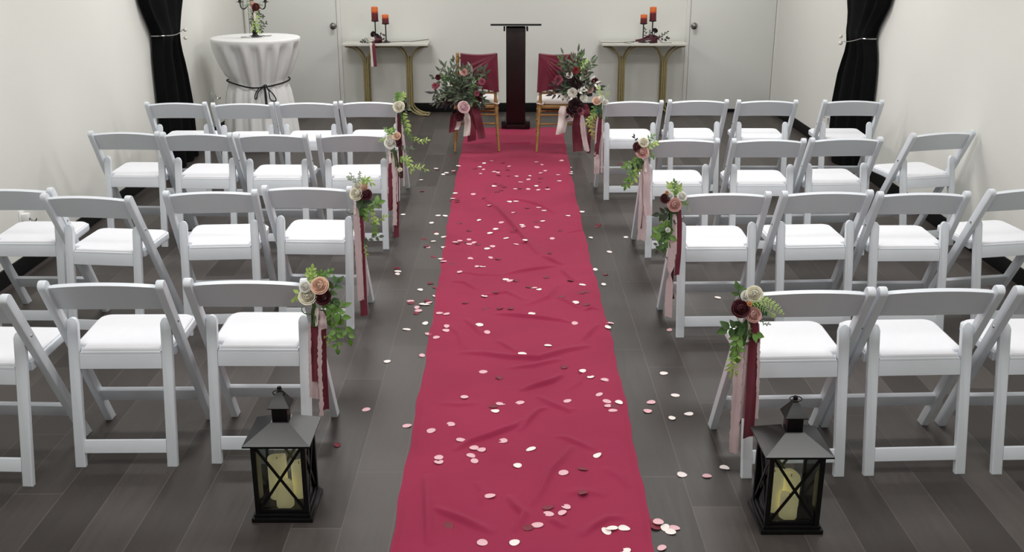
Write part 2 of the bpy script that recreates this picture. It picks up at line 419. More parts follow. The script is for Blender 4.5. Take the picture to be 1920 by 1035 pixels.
CHAIRS = [  # row, side, seat from the aisle, x, y, turn in degrees
 (1,'L',3,-1.914,3.328,-2.3),(1,'L',2,-1.435,3.464,.5),(1,'L',1,-.932,3.487,-.5),(1,'R',1,1.045,3.377,1.9),(1,'R',2,1.500,3.395,2.2),(1,'R',3,1.978,3.403,1.7),
 (2,'L',4,-2.401,4.853,-1.),(2,'L',3,-1.970,4.711,-6.5),(2,'L',2,-1.415,4.797,3.7),(2,'L',1,-.972,4.881,-2.7),(2,'R',1,1.018,4.758,1.2),(2,'R',2,1.510,4.783,3.3),(2,'R',3,1.960,4.763,.6),(2,'R',4,2.502,4.844,10.8),
 (3,'L',4,-2.356,6.310,-2.2),(3,'L',3,-1.902,6.268,-2.5),(3,'L',2,-1.441,6.235,-.6),(3,'L',1,-.945,6.237,3.),(3,'R',1,1.028,6.068,1.2),(3,'R',2,1.539,6.067,-.1),(3,'R',3,2.008,6.101,3.2),(3,'R',4,2.655,6.281,14.),
 (4,'L',4,-2.383,7.442,.1),(4,'L',3,-1.900,7.410,1.7),(4,'L',2,-1.449,7.444,1.7),(4,'L',1,-1.000,7.475,-1.),(4,'R',1,.899,7.500,1.4),(4,'R',2,1.377,7.537,1.),(4,'R',3,1.876,7.524,-.5),(4,'R',4,2.499,7.520,-.4)]
ROWN = {1: 'row by the lanterns', 2: 'second row from the lanterns', 3: 'third row from the lanterns', 4: 'row by the altar chairs'}
SEATN = {1: 'aisle seat with flowers', 2: 'second seat from the runner', 3: 'third seat from the runner', 4: 'seat beside the wall'}
proto = make_chair()
for i, (r, s, k, x, y, a) in enumerate(CHAIRS):
    lab = 'white folding chair, %s, %s side, %s' % (ROWN[r], 'left' if s == 'L' else 'right', SEATN[k])
    if i == 0:
        proto.location = (x, y, 0); proto.rotation_euler.z = math.radians(a); proto['label'] = lab; proto['group'] = 'white folding chairs set in rows'
    else: dup(proto, (x, y, 0), math.radians(a), lab)

# ------------------------------------------------------------------ burgundy runner
RID = [([(905,372),(935,395),(975,440),(1000,470),(1015,482)],.022,.020),([(950,373),(985,380),(1018,390),(1043,403)],.014,.016),
 ([(1015,482),(1045,495),(1056,498)],.016,.016),([(945,517),(1000,508),(1045,500)],.013,.018),([(1048,505),(1070,525),(1084,531)],.012,.014),
 ([(845,530),(870,533),(895,546)],.010,.016),([(1045,535),(1025,560),(1010,566),(985,575)],.013,.015),([(925,590),(980,596),(1050,603),(1075,608)],.014,.015),
 ([(905,556),(950,551),(985,567)],.010,.016),([(858,664),(910,666),(960,674),(1010,677),(1060,661),(1110,650)],.016,.022),([(950,694),(1000,690),(1055,676)],.010,.018),
 ([(852,849),(882,832),(918,821),(968,801),(986,788)],.016,.014),([(975,737),(1003,728),(1035,718),(1058,704)],.017,.014),([(1005,745),(1032,760),(1065,773),(1080,769)],.011,.016),
 ([(975,812),(992,790),(1010,773),(1030,767)],.012,.014),([(1073,838),(1045,872),(1030,888),(1014,922),(994,952)],.014,.013),([(1040,820),(1064,826),(1082,834),(1116,848)],.010,.014),
 ([(950,932),(966,954),(981,968),(962,1002)],.014,.014),([(800,954),(830,966),(866,979),(927,1004)],.014,.016),([(797,891),(800,954),(802,1027)],.013,.016),
 ([(1090,1010),(1111,993),(1139,977),(1173,975)],.012,.016),([(1028,975),(1059,993)],.010,.012),([(1122,610),(1105,626),(1090,641)],.013,.013),([(915,345),(914,370)],.010,.012),
 ([(1095,585),(1110,580),(1122,583)],.010,.012),([(868,600),(890,618),(905,632)],.009,.016),([(930,640),(955,655),(970,664)],.009,.014),([(880,268),(940,271),(1000,270),(1056,272)],.009,.03),
 ([(820,760),(860,762),(900,758)],.006,.02),([(1060,930),(1100,925),(1140,932)],.006,.02),([(1130,880),(1160,895),(1180,918)],.006,.02),([(890,905),(905,925),(898,950)],.006,.016),
 ([(850,510),(900,518),(945,517)],.007,.014),([(1100,690),(1085,720),(1060,735)],.007,.014),([(835,610),(860,630),(870,660)],.007,.018),([(960,430),(930,436),(900,448)],.006,.016),
 ([(1060,440),(1080,436),(1098,430)],.007,.014),([(1040,560),(1060,566),(1085,580)],.009,.014)]
RSEG = []
for pl, hgt, sg in RID:
    P = [onfloor(*q) for q in pl]; tot = sum((b - a).length for a, b in zip(P, P[1:])); acc = 0
    for a, b in zip(P, P[1:]):
        L = (b - a).length; RSEG.append((a.x, a.y, b.x, b.y, L, acc/tot, (acc + L)/tot, hgt*1.25, sg*.88)); acc += L
def runner_h(X, Y):
    X = np.asarray(X, float); Y = np.asarray(Y, float)
    h = np.zeros_like(X)
    for ax, ay, bx, by, L, t0, t1, hg, sg in RSEG:
        ux, uy = (bx - ax)/L, (by - ay)/L
        s = (X - ax)*ux + (Y - ay)*uy; d = -(X - ax)*uy + (Y - ay)*ux
        sc_ = np.clip(s, 0, L); e = np.maximum(np.abs(s - sc_), 0)
        g = t0 + (t1 - t0)*sc_/L
        w = np.sin(np.clip(g, 0, 1)*PI)**.6
        side = np.where(d > 0, 1.9, .8)*sg*.8
        h = np.maximum(h, hg*w*np.exp(-(d/side)**2 - (e/sg)**2))
    und = .0016*(np.sin(X*17 + 1.3*np.sin(Y*5)) + np.sin(Y*11 + 2*np.sin(X*8)) + np.sin(X*9 - Y*7 + np.sin(Y*3)) + 3)
    out = .0025 + h + und*.8
    for fx_, fy_ in ((-.088, 9.24), (-.088, 9.66), (.253, 9.22), (.253, 9.62), (-.10, 9.62), (.27, 9.6)):
        out = np.where((X - fx_)**2 + (Y - fy_)**2 < .06**2, np.minimum(out, .0055), out)
    return out
RL = [(2.2,-.386),(2.904,-.388),(3.466,-.389),(4.45,-.390),(5.5,-.402),(7.12,-.422),(8.69,-.430),(10.46,-.432)]
RR = [(2.2,.466),(2.9,.473),(3.526,.490),(4.1,.499),(4.71,.506),(5.24,.504),(6.1,.498),(7.58,.507),(9.37,.528),(10.46,.545)]
ny, nx = 1050, 130
ys = np.linspace(2.2, 10.44, ny); xl = np.interp(ys, *zip(*RL)); xr = np.interp(ys, *zip(*RR))
xl = xl + .004*np.sin(ys*9) + .002*np.sin(ys*23); xr = xr + .004*np.sin(ys*8 + 1) + .002*np.sin(ys*27)
T = np.linspace(0, 1, nx); X = xl[:, None] + (xr - xl)[:, None]*T[None, :]; Yg = np.repeat(ys[:, None], nx, 1)
Z = runner_h(X, Yg)
ed = np.minimum(T, 1 - T)[None, :]*.9; Z = Z*np.clip(ed/.03, .35, 1)
co = np.stack([X, Yg, Z], -1).reshape(-1, 3)
ii = (np.arange(ny-1)[:, None]*nx + np.arange(nx-1)[None, :]).ravel()
quads = np.stack([ii, ii+1, ii+nx+1, ii+nx], 1)
me = bpy.data.meshes.new('aisle_runner'); me.from_pydata(co.tolist(), [], quads.tolist()); me.materials.append(M['runner'])
me.polygons.foreach_set('use_smooth', [True]*len(me.polygons))
tag(link(bpy.data.objects.new('aisle_runner', me)), 'long wrinkled burgundy cloth runner laid down the centre aisle', 'carpet runner')

# ------------------------------------------------------------------ loose petals
PET = []
def zoomed(ox, oy, s, pts): PET.extend((ox + a/s, oy + b/s, c) for a, b, c in pts)
w, p, m = 'w', 'p', 'm'
zoomed(740,180,4.313,[(457,484,m),(517,566,w),(335,587,w),(345,600,m),(420,622,w),(393,636,w),(477,607,p),(478,620,m),(213,680,w),(223,773,m),(490,787,w),(470,831,w),(460,848,m),(507,842,m),(505,858,m),(68,959,w),(352,967,w),(410,972,w),(298,1027,w),
 (788,527,p),(723,545,w),(875,542,m),(686,575,w),(718,595,p),(648,590,m),(691,629,p),(805,614,p),(835,620,p),(825,603,m),(927,570,p),(913,600,m),(838,643,m),(915,650,m),(985,651,p),(1090,648,w),(1082,676,p),(1018,698,p),(1180,668,m),(1177,700,m),(1146,536,p),(1191,556,p),(1218,606,p),(1184,626,p),(1322,638,p),(1350,525,p),(1331,688,w),(805,731,w),(820,712,m),(858,724,m),(882,738,m),(862,765,m),(830,778,m),(978,753,p),(1010,751,m),(1080,754,p),(1145,729,w),(1162,760,p),(1238,757,p),(1236,740,m),(635,796,p),(725,826,m),(767,886,p),(927,856,w),(980,854,w),(1072,909,m),(1165,904,p),(1208,928,w),(962,944,p),(1402,969,w),(682,1007,w),(864,1024,p),(1197,1014,w),(1137,1021,m),(525,1030,m),
 (1402,491,m),(1419,579,w),(1427,616,w),(1423,629,w),(1516,938,w)])
zoomed(740,380,3.982,[(310,223,m),(312,235,w),(367,257,w),(220,273,m),(290,290,w),(250,334,p),(235,330,m),(363,336,w),(290,406,m),(350,422,w),(367,440,p),(268,605,m),(305,637,m),(190,652,w),(305,700,w),(120,737,p),(120,752,m),(243,733,m),(258,748,p),(202,760,w),(238,763,w),(166,784,p),(180,810,p),(160,828,m),(228,904,w),(92,949,w),(250,981,p),(15,492,m),(22,515,w),(20,534,w),
 (555,211,m),(755,199,w),(712,228,w),(885,194,m),(950,167,w),(958,181,p),(1063,186,p),(1235,210,m),(1178,269,p),(488,287,p),(470,308,m),(452,300,p),(530,297,m),(556,277,p),(558,311,p),(594,300,p),(622,315,m),(832,267,w),(973,280,w),(906,312,p),(692,345,w),(730,328,p),(1150,378,m),(565,418,p),(716,412,p),(770,424,m),(426,461,m),(613,478,p),(656,478,w),(486,518,p),(860,584,p),(830,574,w),(905,586,m),(1132,560,m),(1312,583,m),(1400,614,w),(1000,632,m),(1040,637,p),(1077,650,w),(1396,676,m),(1432,666,m),(1245,705,m),(757,667,m),(670,699,w),(528,749,m),(680,794,m),(785,793,m),(865,793,m),(1352,748,w),(1430,763,m),(1023,830,w),(1345,901,p),(335,826,p),(387,833,p),(635,915,w),(690,968,p),(388,924,p),(382,956,p),(312,1008,p),
 (1523,165,m),(1515,180,m),(1466,262,w),(1727,260,w),(1603,369,w),(1498,501,w),(1575,538,m),(1560,613,w),(1610,902,p),(1592,930,w)])
zoomed(660,620,4.705,[(310,274,w),(618,222,p),(126,698,p),(486,841,p),(1731,134,w),(1505,206,w),(1160,366,p),(1297,420,m),(992,589,p),(1308,648,p),(1245,672,m),(1263,712,w),(1481,638,p),(874,829,p),(699,885,p),(960,966,p),(1330,976,p)])
zoomed(980,620,4.705,[(366,325,m),(528,358,w),(599,412,w),(724,436,p),(676,565,p),(396,622,p),(745,627,p),(755,665,p),(848,636,w),(815,670,m),(795,707,p),(1245,379,w),(1345,573,w),(1133,636,p),(1102,713,p),(1318,776,w),(1465,738,w),(1295,-4,p)])
zoomed(700,800,4.406,[(831,180,p),(893,194,p),(805,240,p),(836,285,p),(540,258,p),(540,295,p),(1306,188,w),(1191,323,w),(962,575,p),(622,820,m),(900,961,p),(1166,962,w),(1275,838,m),(1352,817,p),(1447,672,m),(1447,722,p)])
zoomed(980,800,4.405,[(616,242,w),(495,353,m),(338,383,p),(500,549,m),(358,665,p),(328,715,p),(693,870,w),(742,850,w),(835,843,w),(1080,795,m),(1097,837,m),(1120,800,p),(1175,835,w),(1220,872,w),(1250,838,p),(1150,1005,p),(1317,397,w),(1523,410,p),(1665,342,w),(848,1032,w)])
PET += [(632.5,835,m),(1345.8,558.5,w),(1162,308,m)]
def petal_mesh(seed):
    r = random.Random(seed); bm = new(); rings = 4; seg = 14; ph = r.uniform(0, 6.28)
    cup = r.uniform(.0012, .0034); el = r.uniform(.72, .95); tip = r.uniform(.0, .22); bend = r.uniform(.05, .3)
    rows = []
    for i in range(1, rings+1):
        f = i/rings; row = []
        for k in range(seg):
            a = 2*PI*k/seg; rad = .0192*f*(1 + tip*max(0, math.cos(a))**4*f)
            x, y = rad*math.cos(a), rad*math.sin(a)*el
            z = cup*f*f + bend*.006*f*f*math.cos(2*a + ph) + .001
            row.append(bm.verts.new((x, y, z)))
        rows.append(row)
    c = bm.verts.new((0, 0, .001))
    for k in range(seg): bm.faces.new((c, rows[0][k], rows[0][(k+1) % seg]))
    for a, b in zip(rows, rows[1:]):
        for k in range(seg): bm.faces.new((a[k], b[k], b[(k+1) % seg], a[(k+1) % seg]))
    z0 = min(v.co.z for v in bm.verts)
    bmesh.ops.translate(bm, verts=bm.verts, vec=(0, 0, .0008 - z0))
    me = bpy.data.meshes.new('rose_petal'); bm.to_mesh(me); bm.free()
    me.polygons.foreach_set('use_smooth', [True]*len(me.polygons)); return me
PM = {}
for c, mm in (('w','petal_white'),('p','petal_pink'),('m','petal_maroon')):
    PM[c] = []
    for k in range(9):
        q = petal_mesh(k + ord(c)*10); q.materials.append(M[mm]); PM[c].append(q)
CN = {'w': 'cream white', 'p': 'pale pink', 'm': 'dark maroon'}
placed = []
for u, v, c in PET:
    if v > 1034: v = 1034
    g = onfloor(u, v)
    xl_ = np.interp(g.y, *zip(*RL)); xr_ = np.interp(g.y, *zip(*RR))
    onr = xl_ + .003 < g.x < xr_ - .003
    if onr:
        for _ in range(3):
            qx_ = [g.x + d_*math.cos(k_*PI/4) for d_ in (0, .009, .017) for k_ in range(8)]; qy_ = [g.y + d_*math.sin(k_*PI/4) for d_ in (0, .009, .017) for k_ in range(8)]
            h = float(np.mean(np.sort(runner_h(qx_, qy_))[-5:])) - .0005; g = onfloor(u, v, h)
    else: h = 0.0
    for (qx, qy, qz) in placed:                      # petals on top of one another
        if (qx - g.x)**2 + (qy - g.y)**2 < .027**2: h = max(h, qz + .0045)
    placed.append((g.x, g.y, h))
    yy = g.y
    lev = 'between the lanterns' if yy < 3.35 else 'beside the lantern row of chairs' if yy < 4.2 else 'beside second chair row from lanterns' if yy < 5.6 else 'beside third chair row from lanterns' if yy < 7 else 'beside chair row nearest the altar' if yy < 8.2 else 'near the gold altar chairs'
    if onr:
        f = (g.x - xl_)/(xr_ - xl_); part_ = 'left edge' if f < .34 else 'middle' if f < .67 else 'right edge'
        lab = '%s petal on the runner %s, %s' % (CN[c], part_, lev)
    else: lab = '%s petal on floor %s of the runner, %s' % (CN[c], 'left' if g.x < 0 else 'right', lev)
    o = bpy.data.objects.new('rose_petal', PM[c][rnd.randrange(9)]); o.location = (g.x, g.y, h + .0006)
    tilt = rnd.uniform(-.1, .1) if not onr else rnd.uniform(-.14, .14)
    o.rotation_euler = (tilt, rnd.uniform(-.1, .1), rnd.uniform(0, 6.28)); o.scale = (1, 1, rnd.uniform(.5, 1.05))
    link(o); tag(o, lab, 'petal', lab.replace(' petal ', ' petals ', 1))

# ------------------------------------------------------------------ flowers, leaves, ribbons
def basis(n, spin=0.0):
    n = Vector(n).normalized(); a = n.cross(Vector((0, 0, 1)))
    if a.length < 1e-3: a = Vector((1, 0, 0))
    a.normalize(); b = n.cross(a)
    R = Matrix((a, b, n)).transposed()
    return R @ Matrix.Rotation(spin, 3, 'Z')
def rose(bm, c, R, n, r, open_=1.0):
    """a rose of radius R facing along n: rings of overlapping petals closing round a tight bud"""
    B = basis(n, r.uniform(0, 6.28)); c = Vector(c); a0 = 0
    rows = []
    for i in range(5):
        t = i/4; rows.append([c + B @ Vector((math.cos(a)*R*.15*math.cos(t*1.45), math.sin(a)*R*.15*math.cos(t*1.45), R*(.30 + .26*math.sin(t*1.5)))) for a in [2*PI*k/10 for k in range(10)]])
    V = grid(bm, rows, True); bm.faces.new(V[-1])
    specs = [(2,.22,.56,.42,0),(3,.36,.53,.38,0),(3,.52,.47,.28,.02),(4,.70,.36,.14,.10),(5,.86,.20,.0,.22),(5,1.0,.02,.0,.30)]
    for ri, (k, r0, h, close, flare) in enumerate(specs):
        a0 += 1.1
        for j in range(k):
            ac = a0 + 2*PI*j/k + r.uniform(-.12, .12); hw = PI/k*1.35; rows = []; lean = r.uniform(-.04, .04)
            for vi in range(7):
                t = vi/6; row = []
                for ui in range(9):
                    u = -1 + ui/4
                    ang = ac + u*hw
                    prof = (.40 + .60*math.sin(PI/2*min(1, t*1.45)))*(1 - close*max(0, t - .55)**1.3*1.6) + flare*max(0, t - .6)
                    rr = R*r0*prof*(1 - .05*u*u) + R*.035*u*(1 if j % 2 else 1) 
                    zt = h*(1 - .16*u*u) + lean
                    zz = R*(-.42 + (zt + .42)*math.sin(PI/2*t**.85)) - R*flare*.55*max(0, t - .8)
                    row.append(c + B @ Vector((math.cos(ang)*rr, math.sin(ang)*rr, zz)))
                rows.append(row)
            grid(bm, rows)
def bloom(bm, c, R, n, r, k=7):
    """an open ruffled bloom (ranunculus / peony shape)"""
    B = basis(n, r.uniform(0, 6.28)); c = Vector(c)
    for ri, (cnt, rad, lift) in enumerate(((k, 1.0, .12), (k, .78, .32), (max(4, k-2), .5, .5), (3, .26, .6))):
        for j in range(cnt):
            ac = 2*PI*j/cnt + ri*.6 + r.uniform(-.2, .2); rows = []
            for vi in range(4):
                t = vi/3; row = []
                for ui in range(5):
                    u = -1 + ui/2
                    row.append(c + B @ Vector((math.cos(ac + u*.62*t**.5)*R*rad*(.08 + .92*t)*(1 - .12*u*u*t), math.sin(ac + u*.62*t**.5)*R*rad*(.08 + .92*t)*(1 - .12*u*u*t),
                               R*(lift*t + .12*math.sin(u*5 + j)*t - .3*(1 - t)))))
                rows.append(row)
            grid(bm, rows)
def leaf(bm, base, d, n, L, W, fold=.25, curl=.15):
    d = Vector(d).normalized(); n = Vector(n); n = n - d*n.dot(d)
    if n.length < 1e-3: n = d.orthogonal()
    n.normalize(); s = d.cross(n); base = Vector(base); rows = []
    for i in range(6):
        t = i/5; wd = W*.5*math.sin(PI*min(1, t**.75*.98 + .02)); cz = -curl*L*t*t
        mid = base + d*L*t + n*cz
        rows.append([mid - s*wd + n*wd*fold, mid, mid + s*wd + n*wd*fold])
    grid(bm, rows)
def sprig(bm, pts, nl, L, W, r, spread=.9, stem=.0016, face=(0, -1, .35), tip=True, jit=.35):
    P = bez(pts, 18); tube(bm, P, stem, 5)
    for i in range(nl):
        t = (i + .6)/nl; k = min(len(P)-2, int(t*(len(P)-1))); d = (P[k+1] - P[k]).normalized()
        f = Vector(face) + Vector((r.uniform(-1, 1), r.uniform(-1, 1), r.uniform(-1, 1)))*jit
        sd = d.cross(f).normalized()*(1 if i % 2 else -1)
        dd = d*(1 - spread*.5) + sd*spread + Vector((r.uniform(-1, 1), r.uniform(-1, 1), r.uniform(-1, 1)))*jit*.6
        sz = r.uniform(.75, 1.15)
        leaf(bm, P[k], dd, f, L*sz, W*sz, r.uniform(.1, .4), r.uniform(0, .3))
    if tip: leaf(bm, P[-1], (P[-1] - P[-2]), Vector(face), L, W)
def fern(bm, pts, n, L, r, face=(0, -1, .5)):
    P = bez(pts, 24); tube(bm, P, .0012, 5)
    n = int(n*.85); L *= .6
    for i in range(n):
        t = (i + .5)/n; k = min(len(P)-2, int(t*(len(P)-1))); d = (P[k+1] - P[k]).normalized()
        for s in (1, -1):
            sd = d.cross(Vector(face)).normalized()*s
            leaf(bm, P[k], d*.55 + sd + Vector((0, 0, r.uniform(-.1, .1))), face, L*math.sin(PI*(.18 + .75*t)), L*.16, .2, .1)
def ribbon(bm, pts, wid, r, ragged=0.0, twist=None, wav=.12, wdir=(1, 0, 0)):
    P = bez(pts, 36); wd = Vector(wdir); rows = []; ph = r.uniform(0, 6)
    n = len(P); nx_ = 7
    for i, q in enumerate(P):
        t = i/(n-1); w_ = wid*(.55 + .45*min(1, t*5))
        if twist: w_ *= 1 - .75*math.exp(-((t - twist)/.06)**2)
        l_ = -.5 - (r.uniform(0, ragged) if ragged else 0); r_ = .5 + (r.uniform(0, ragged) if ragged else 0)
        row = []
        for j in range(nx_):
            u = l_ + (r_ - l_)*j/(nx_-1)
            dep = wav*wid*(math.sin(u*5 + ph + 2.2*t) + .6*math.sin(t*9 + ph))*min(1, t*3)
            e = (r.uniform(-.3, .3)*wid*.5 if (i == n-1 and ragged) else (.18*wid*(u) if i == n-1 else 0))
            row.append(q + wd*u*w_ + Vector((0, dep, e)))
        rows.append(row)
    grid(bm, rows)

class Zm:       # a crop of the photo -> points of the place at depth y
    def __init__(s, ox, oy, sc_, y): s.o = (ox, oy); s.s = sc_; s.y = y
    def __call__(s, a, b, dy=0.0): return at(s.o[0] + a/s.s, s.o[1] + b/s.s, s.y + dy)
    def size(s, d): return d/s.s/pxm(s.y)
def spray(zm, loc, label, items, seed, gname='aisle flower sprays with ribbons'):
    r = random.Random(seed)
    t = thing('aisle_flower_spray', label, 'flower spray', loc, 0, gname)
    for it in items:
        k = it[0]; bm = new()
        if k == 'rose':
            _, a, b, d, mt, lab, dy = it
            n = Vector((r.uniform(-.25, .25), -1, .55 + r.uniform(-.1, .25)))
            rose(bm, zm(a, b, -.035 + dy), zm.size(d)*.54, n, r); obj('rose', bm, mt, t, smooth=180, label=lab)
        elif k == 'sprig':
            _, pts, nl, L, W, mt, lab, dy = it
            k_ = .78 if zm.s < 3.1 else .92
            sprig(bm, [zm(x, y, -.02 + dy + .0) for x, y in pts], nl, zm.size(L)*k_, zm.size(W)*k_, r); obj('leaf_sprig', bm, mt, t, smooth=180, label=lab)
        elif k == 'fern':
            _, pts, nl, L, mt, lab, dy = it
            fern(bm, [zm(x, y, -.03 + dy) for x, y in pts], nl, zm.size(L), r); obj('fern_frond', bm, mt, t, smooth=180, label=lab)
        elif k == 'ribbon':
            _, pts, wd, mt, lab, rag, dy, tw = it
            ribbon(bm, [zm(x, y, -.025 + dy) for x, y in pts], zm.size(wd), r, rag, tw); obj('ribbon', bm, mt, t, smooth=180, label=lab)
    # stems tied to the chair post
    rp = [zm(it[1], it[2], -.03) for it in items if it[0] == 'rose']; c = sum(rp, Vector())/len(rp); c = Vector((c.x, c.y + .022, c.z - .03))
    bm = new()
    for k in range(5): tube(bm, bez([c + Vector((r.uniform(-.02, .02), -.03, .01)), c + Vector((r.uniform(-.008, .008), -.026, -.045)), c + Vector((r.uniform(-.012, .012), -.03, -.10))], 6), .002, 5)
    obj('stem_bundle', bm, 'leaf_deep', t, smooth=180)
    bm = new(); q = Vector(loc) + Vector((0, .098, -.098)); fr = c + Vector((0, -.022, -.055))
    ring = [q + Vector((math.cos(a)*.030, math.sin(a)*.034, -.010*math.sin(a)*-1)) for a in [2*PI*i/18 for i in range(18)]]
    tube(bm, ring, .0022, 6, closed=True); tube(bm, bez([fr, fr.lerp(ring[13], .5) + Vector((0, -.01, 0)), ring[13] + Vector((0, -.002, 0))], 8), .002, 6)
    obj('tie_loop', bm, 'leaf_deep', t, smooth=180)
    return t
def R_(a, b, d, mt, lab, dy=0.0): return ('rose', a, b, d, mt, lab, dy)
def S_(pts, nl, L, W, mt, lab=None, dy=0.0): return ('sprig', pts, nl, L, W, mt, lab, dy)
def F_(pts, nl, L, mt, lab=None, dy=0.0): return ('fern', pts, nl, L, mt, lab, dy)
def B_(pts, wd, mt, lab=None, rag=0.0, dy=0.0, tw=None): return ('ribbon', pts, wd, mt, lab, rag, dy, tw)
def post_top(x, y, a, s):     # top of a chair's long post
    a = math.radians(a); return Vector((x + s*.2065*math.cos(a) + .03*math.sin(a), y + s*.2065*math.sin(a) - .03, .70))

z = Zm(540,490,3.45,3.455)
spray(z, post_top(-.932,3.487,-.5,1), 'flower spray with peach rose on the left aisle chair behind the lantern', [
 B_([(190,300),(184,420),(188,640),(190,880)],78,'blush_ribbon','blush ribbon',.05,.012), B_([(172,380),(176,560),(185,775)],60,'burg_ribbon','burgundy ribbon',0,-.002),
 B_([(222,330),(228,600),(246,960)],44,'burg_ribbon','long burgundy ribbon',0,.004), B_([(205,380),(208,700),(219,1000)],18,'blush_ribbon','frayed blush ribbon',.5,-.008),
 B_([(140,400),(141,640),(148,880)],12,'blush_ribbon','frayed blush ribbon',.5,-.004), B_([(188,300),(184,360),(178,420)],26,'cream_ribbon','short cream ribbon tail',0,-.012), B_([(214,320),(226,380),(232,440)],44,'blush_ribbon','short blush ribbon loop',0,-.006),
 B_([(158,300),(160,360),(160,420)],18,'leaf_dark','dark stem wrap',0,-.004),
 S_([(190,180),(165,120),(160,45)],14,36,24,'leaf_lime'), S_([(200,160),(215,110),(275,62)],14,34,22,'leaf_green'), S_([(180,170),(150,120),(130,70)],9,34,22,'leaf_lime'), S_([(190,170),(200,110),(210,75)],9,32,20,'leaf_green'), S_([(110,220),(70,205),(40,240)],3,44,26,'leaf_lime'),
 S_([(245,215),(285,180),(320,140)],5,70,34,'leaf_deep'), S_([(245,240),(280,250),(300,280)],5,60,34,'leaf_deep'),
 S_([(230,260),(290,320),(350,360),(395,500)],15,66,40,'leaf_green',None,-.01), S_([(240,290),(290,370),(310,450),(320,560)],14,60,36,'leaf_green',None,-.005), S_([(260,300),(310,310),(360,290)],5,64,34,'leaf_green'), S_([(250,280),(250,330),(262,372)],4,70,40,'leaf_deep'), S_([(230,500),(262,480),(262,530)],4,40,16,'leaf_lime'),
 R_(110,165,66,'rose_white','white rosebud',.0), R_(126,226,100,'rose_cream','cream rose'), R_(225,232,92,'rose_maroon','maroon rose'), R_(204,156,100,'rose_peach','peach rose',-.012)], 11)
z = Zm(630,310,6.085,4.84)
spray(z, post_top(-.972,4.881,-2.7,1), 'flower spray with cream and maroon roses on second left aisle chair from lantern', [
 B_([(262,480),(280,800),(300,1300),(322,1715)],84,'burg_ribbon','burgundy ribbon',0,.006), B_([(222,450),(238,700),(262,1100),(284,1540)],70,'blush_ribbon','blush ribbon',.1,-.004), B_([(300,480),(310,900),(350,1490)],40,'blush_ribbon','pale frayed ribbon',.3,.01), B_([(215,450),(216,500),(216,560)],30,'cream_ribbon','short cream ribbon tail',0,-.012),
 S_([(235,220),(180,160),(140,140)],10,34,20,'leaf_grey'), S_([(245,220),(265,150),(270,90)],10,34,20,'leaf_grey'), S_([(240,220),(215,160),(165,100)],8,30,18,'leaf_grey'), S_([(290,230),(340,170),(400,200)],8,70,26,'leaf_lime'), S_([(280,220),(310,170),(350,150)],6,60,22,'leaf_lime'),
 S_([(240,400),(280,420),(330,420)],5,100,60,'leaf_dark'), S_([(280,440),(350,470),(480,430)],9,100,62,'leaf_green'), S_([(290,470),(300,530),(330,580)],6,90,56,'leaf_green'), S_([(400,500),(430,580),(440,650),(560,590)],13,56,30,'leaf_lime'), S_([(420,620),(440,700),(450,770)],9,56,34,'leaf_green'), S_([(300,850),(340,880),(400,830),(490,815)],6,70,44,'leaf_olive'), S_([(320,900),(330,960),(345,1020)],5,40,18,'leaf_lime'),
 R_(250,235,84,'rose_cream','cream rosebud',.01), R_(318,246,84,'rose_peach','peach rosebud',.01), R_(232,322,138,'rose_cream','cream rose'), R_(340,332,120,'rose_maroon','maroon rose',-.006)], 12)
z = Zm(700,160,6.09,6.2)
spray(z, post_top(-.945,6.237,3.,1), 'flower spray with white and salmon roses on third left aisle chair from lantern', [
 B_([(250,740),(262,1000),(265,1400),(262,1735)],60,'burg_ribbon','long burgundy ribbon',0,.006), B_([(195,880),(200,1100),(203,1430)],58,'burg_ribbon','burgundy ribbon',0,-.002), B_([(228,760),(240,1100),(248,1600)],34,'blush_ribbon','frayed blush ribbon',.35,-.006), B_([(268,860),(272,1100),(276,1330)],12,'cream_ribbon','narrow cream ribbon',0,.0), B_([(180,730),(188,820),(194,890)],30,'cream_ribbon','short cream ribbon tail',0,-.01), B_([(158,760),(160,1000),(160,1300)],10,'blush_ribbon',None,.3,.0),
 S_([(200,590),(170,540),(140,505)],8,44,24,'leaf_green'), S_([(205,580),(220,530),(225,500)],8,44,24,'leaf_green'), S_([(190,590),(185,540),(200,510)],8,44,24,'leaf_lime'), S_([(160,620),(120,610),(80,630)],7,34,12,'leaf_lime'), S_([(230,700),(220,740),(215,790)],6,56,30,'leaf_deep'),
 S_([(320,740),(370,730),(430,725)],5,54,30,'leaf_olive'), S_([(330,840),(385,835),(410,870),(425,970)],11,62,26,'leaf_lime'), S_([(430,930),(480,935),(530,935),(600,960)],8,54,20,'leaf_lime'), S_([(240,870),(270,930),(290,1000)],6,60,40,'leaf_deep'), S_([(300,840),(330,850),(380,900)],6,50,26,'leaf_green'),
 R_(305,962,44,'rose_cream','small cream bud'), R_(188,600,76,'rose_cream','cream rosebud',.008), R_(268,578,80,'rose_peach','salmon rose',.006), R_(276,650,92,'rose_maroon','maroon rose'), R_(195,656,122,'rose_white','white rose',-.006)], 13)
z = Zm(700,160,6.09,7.44)
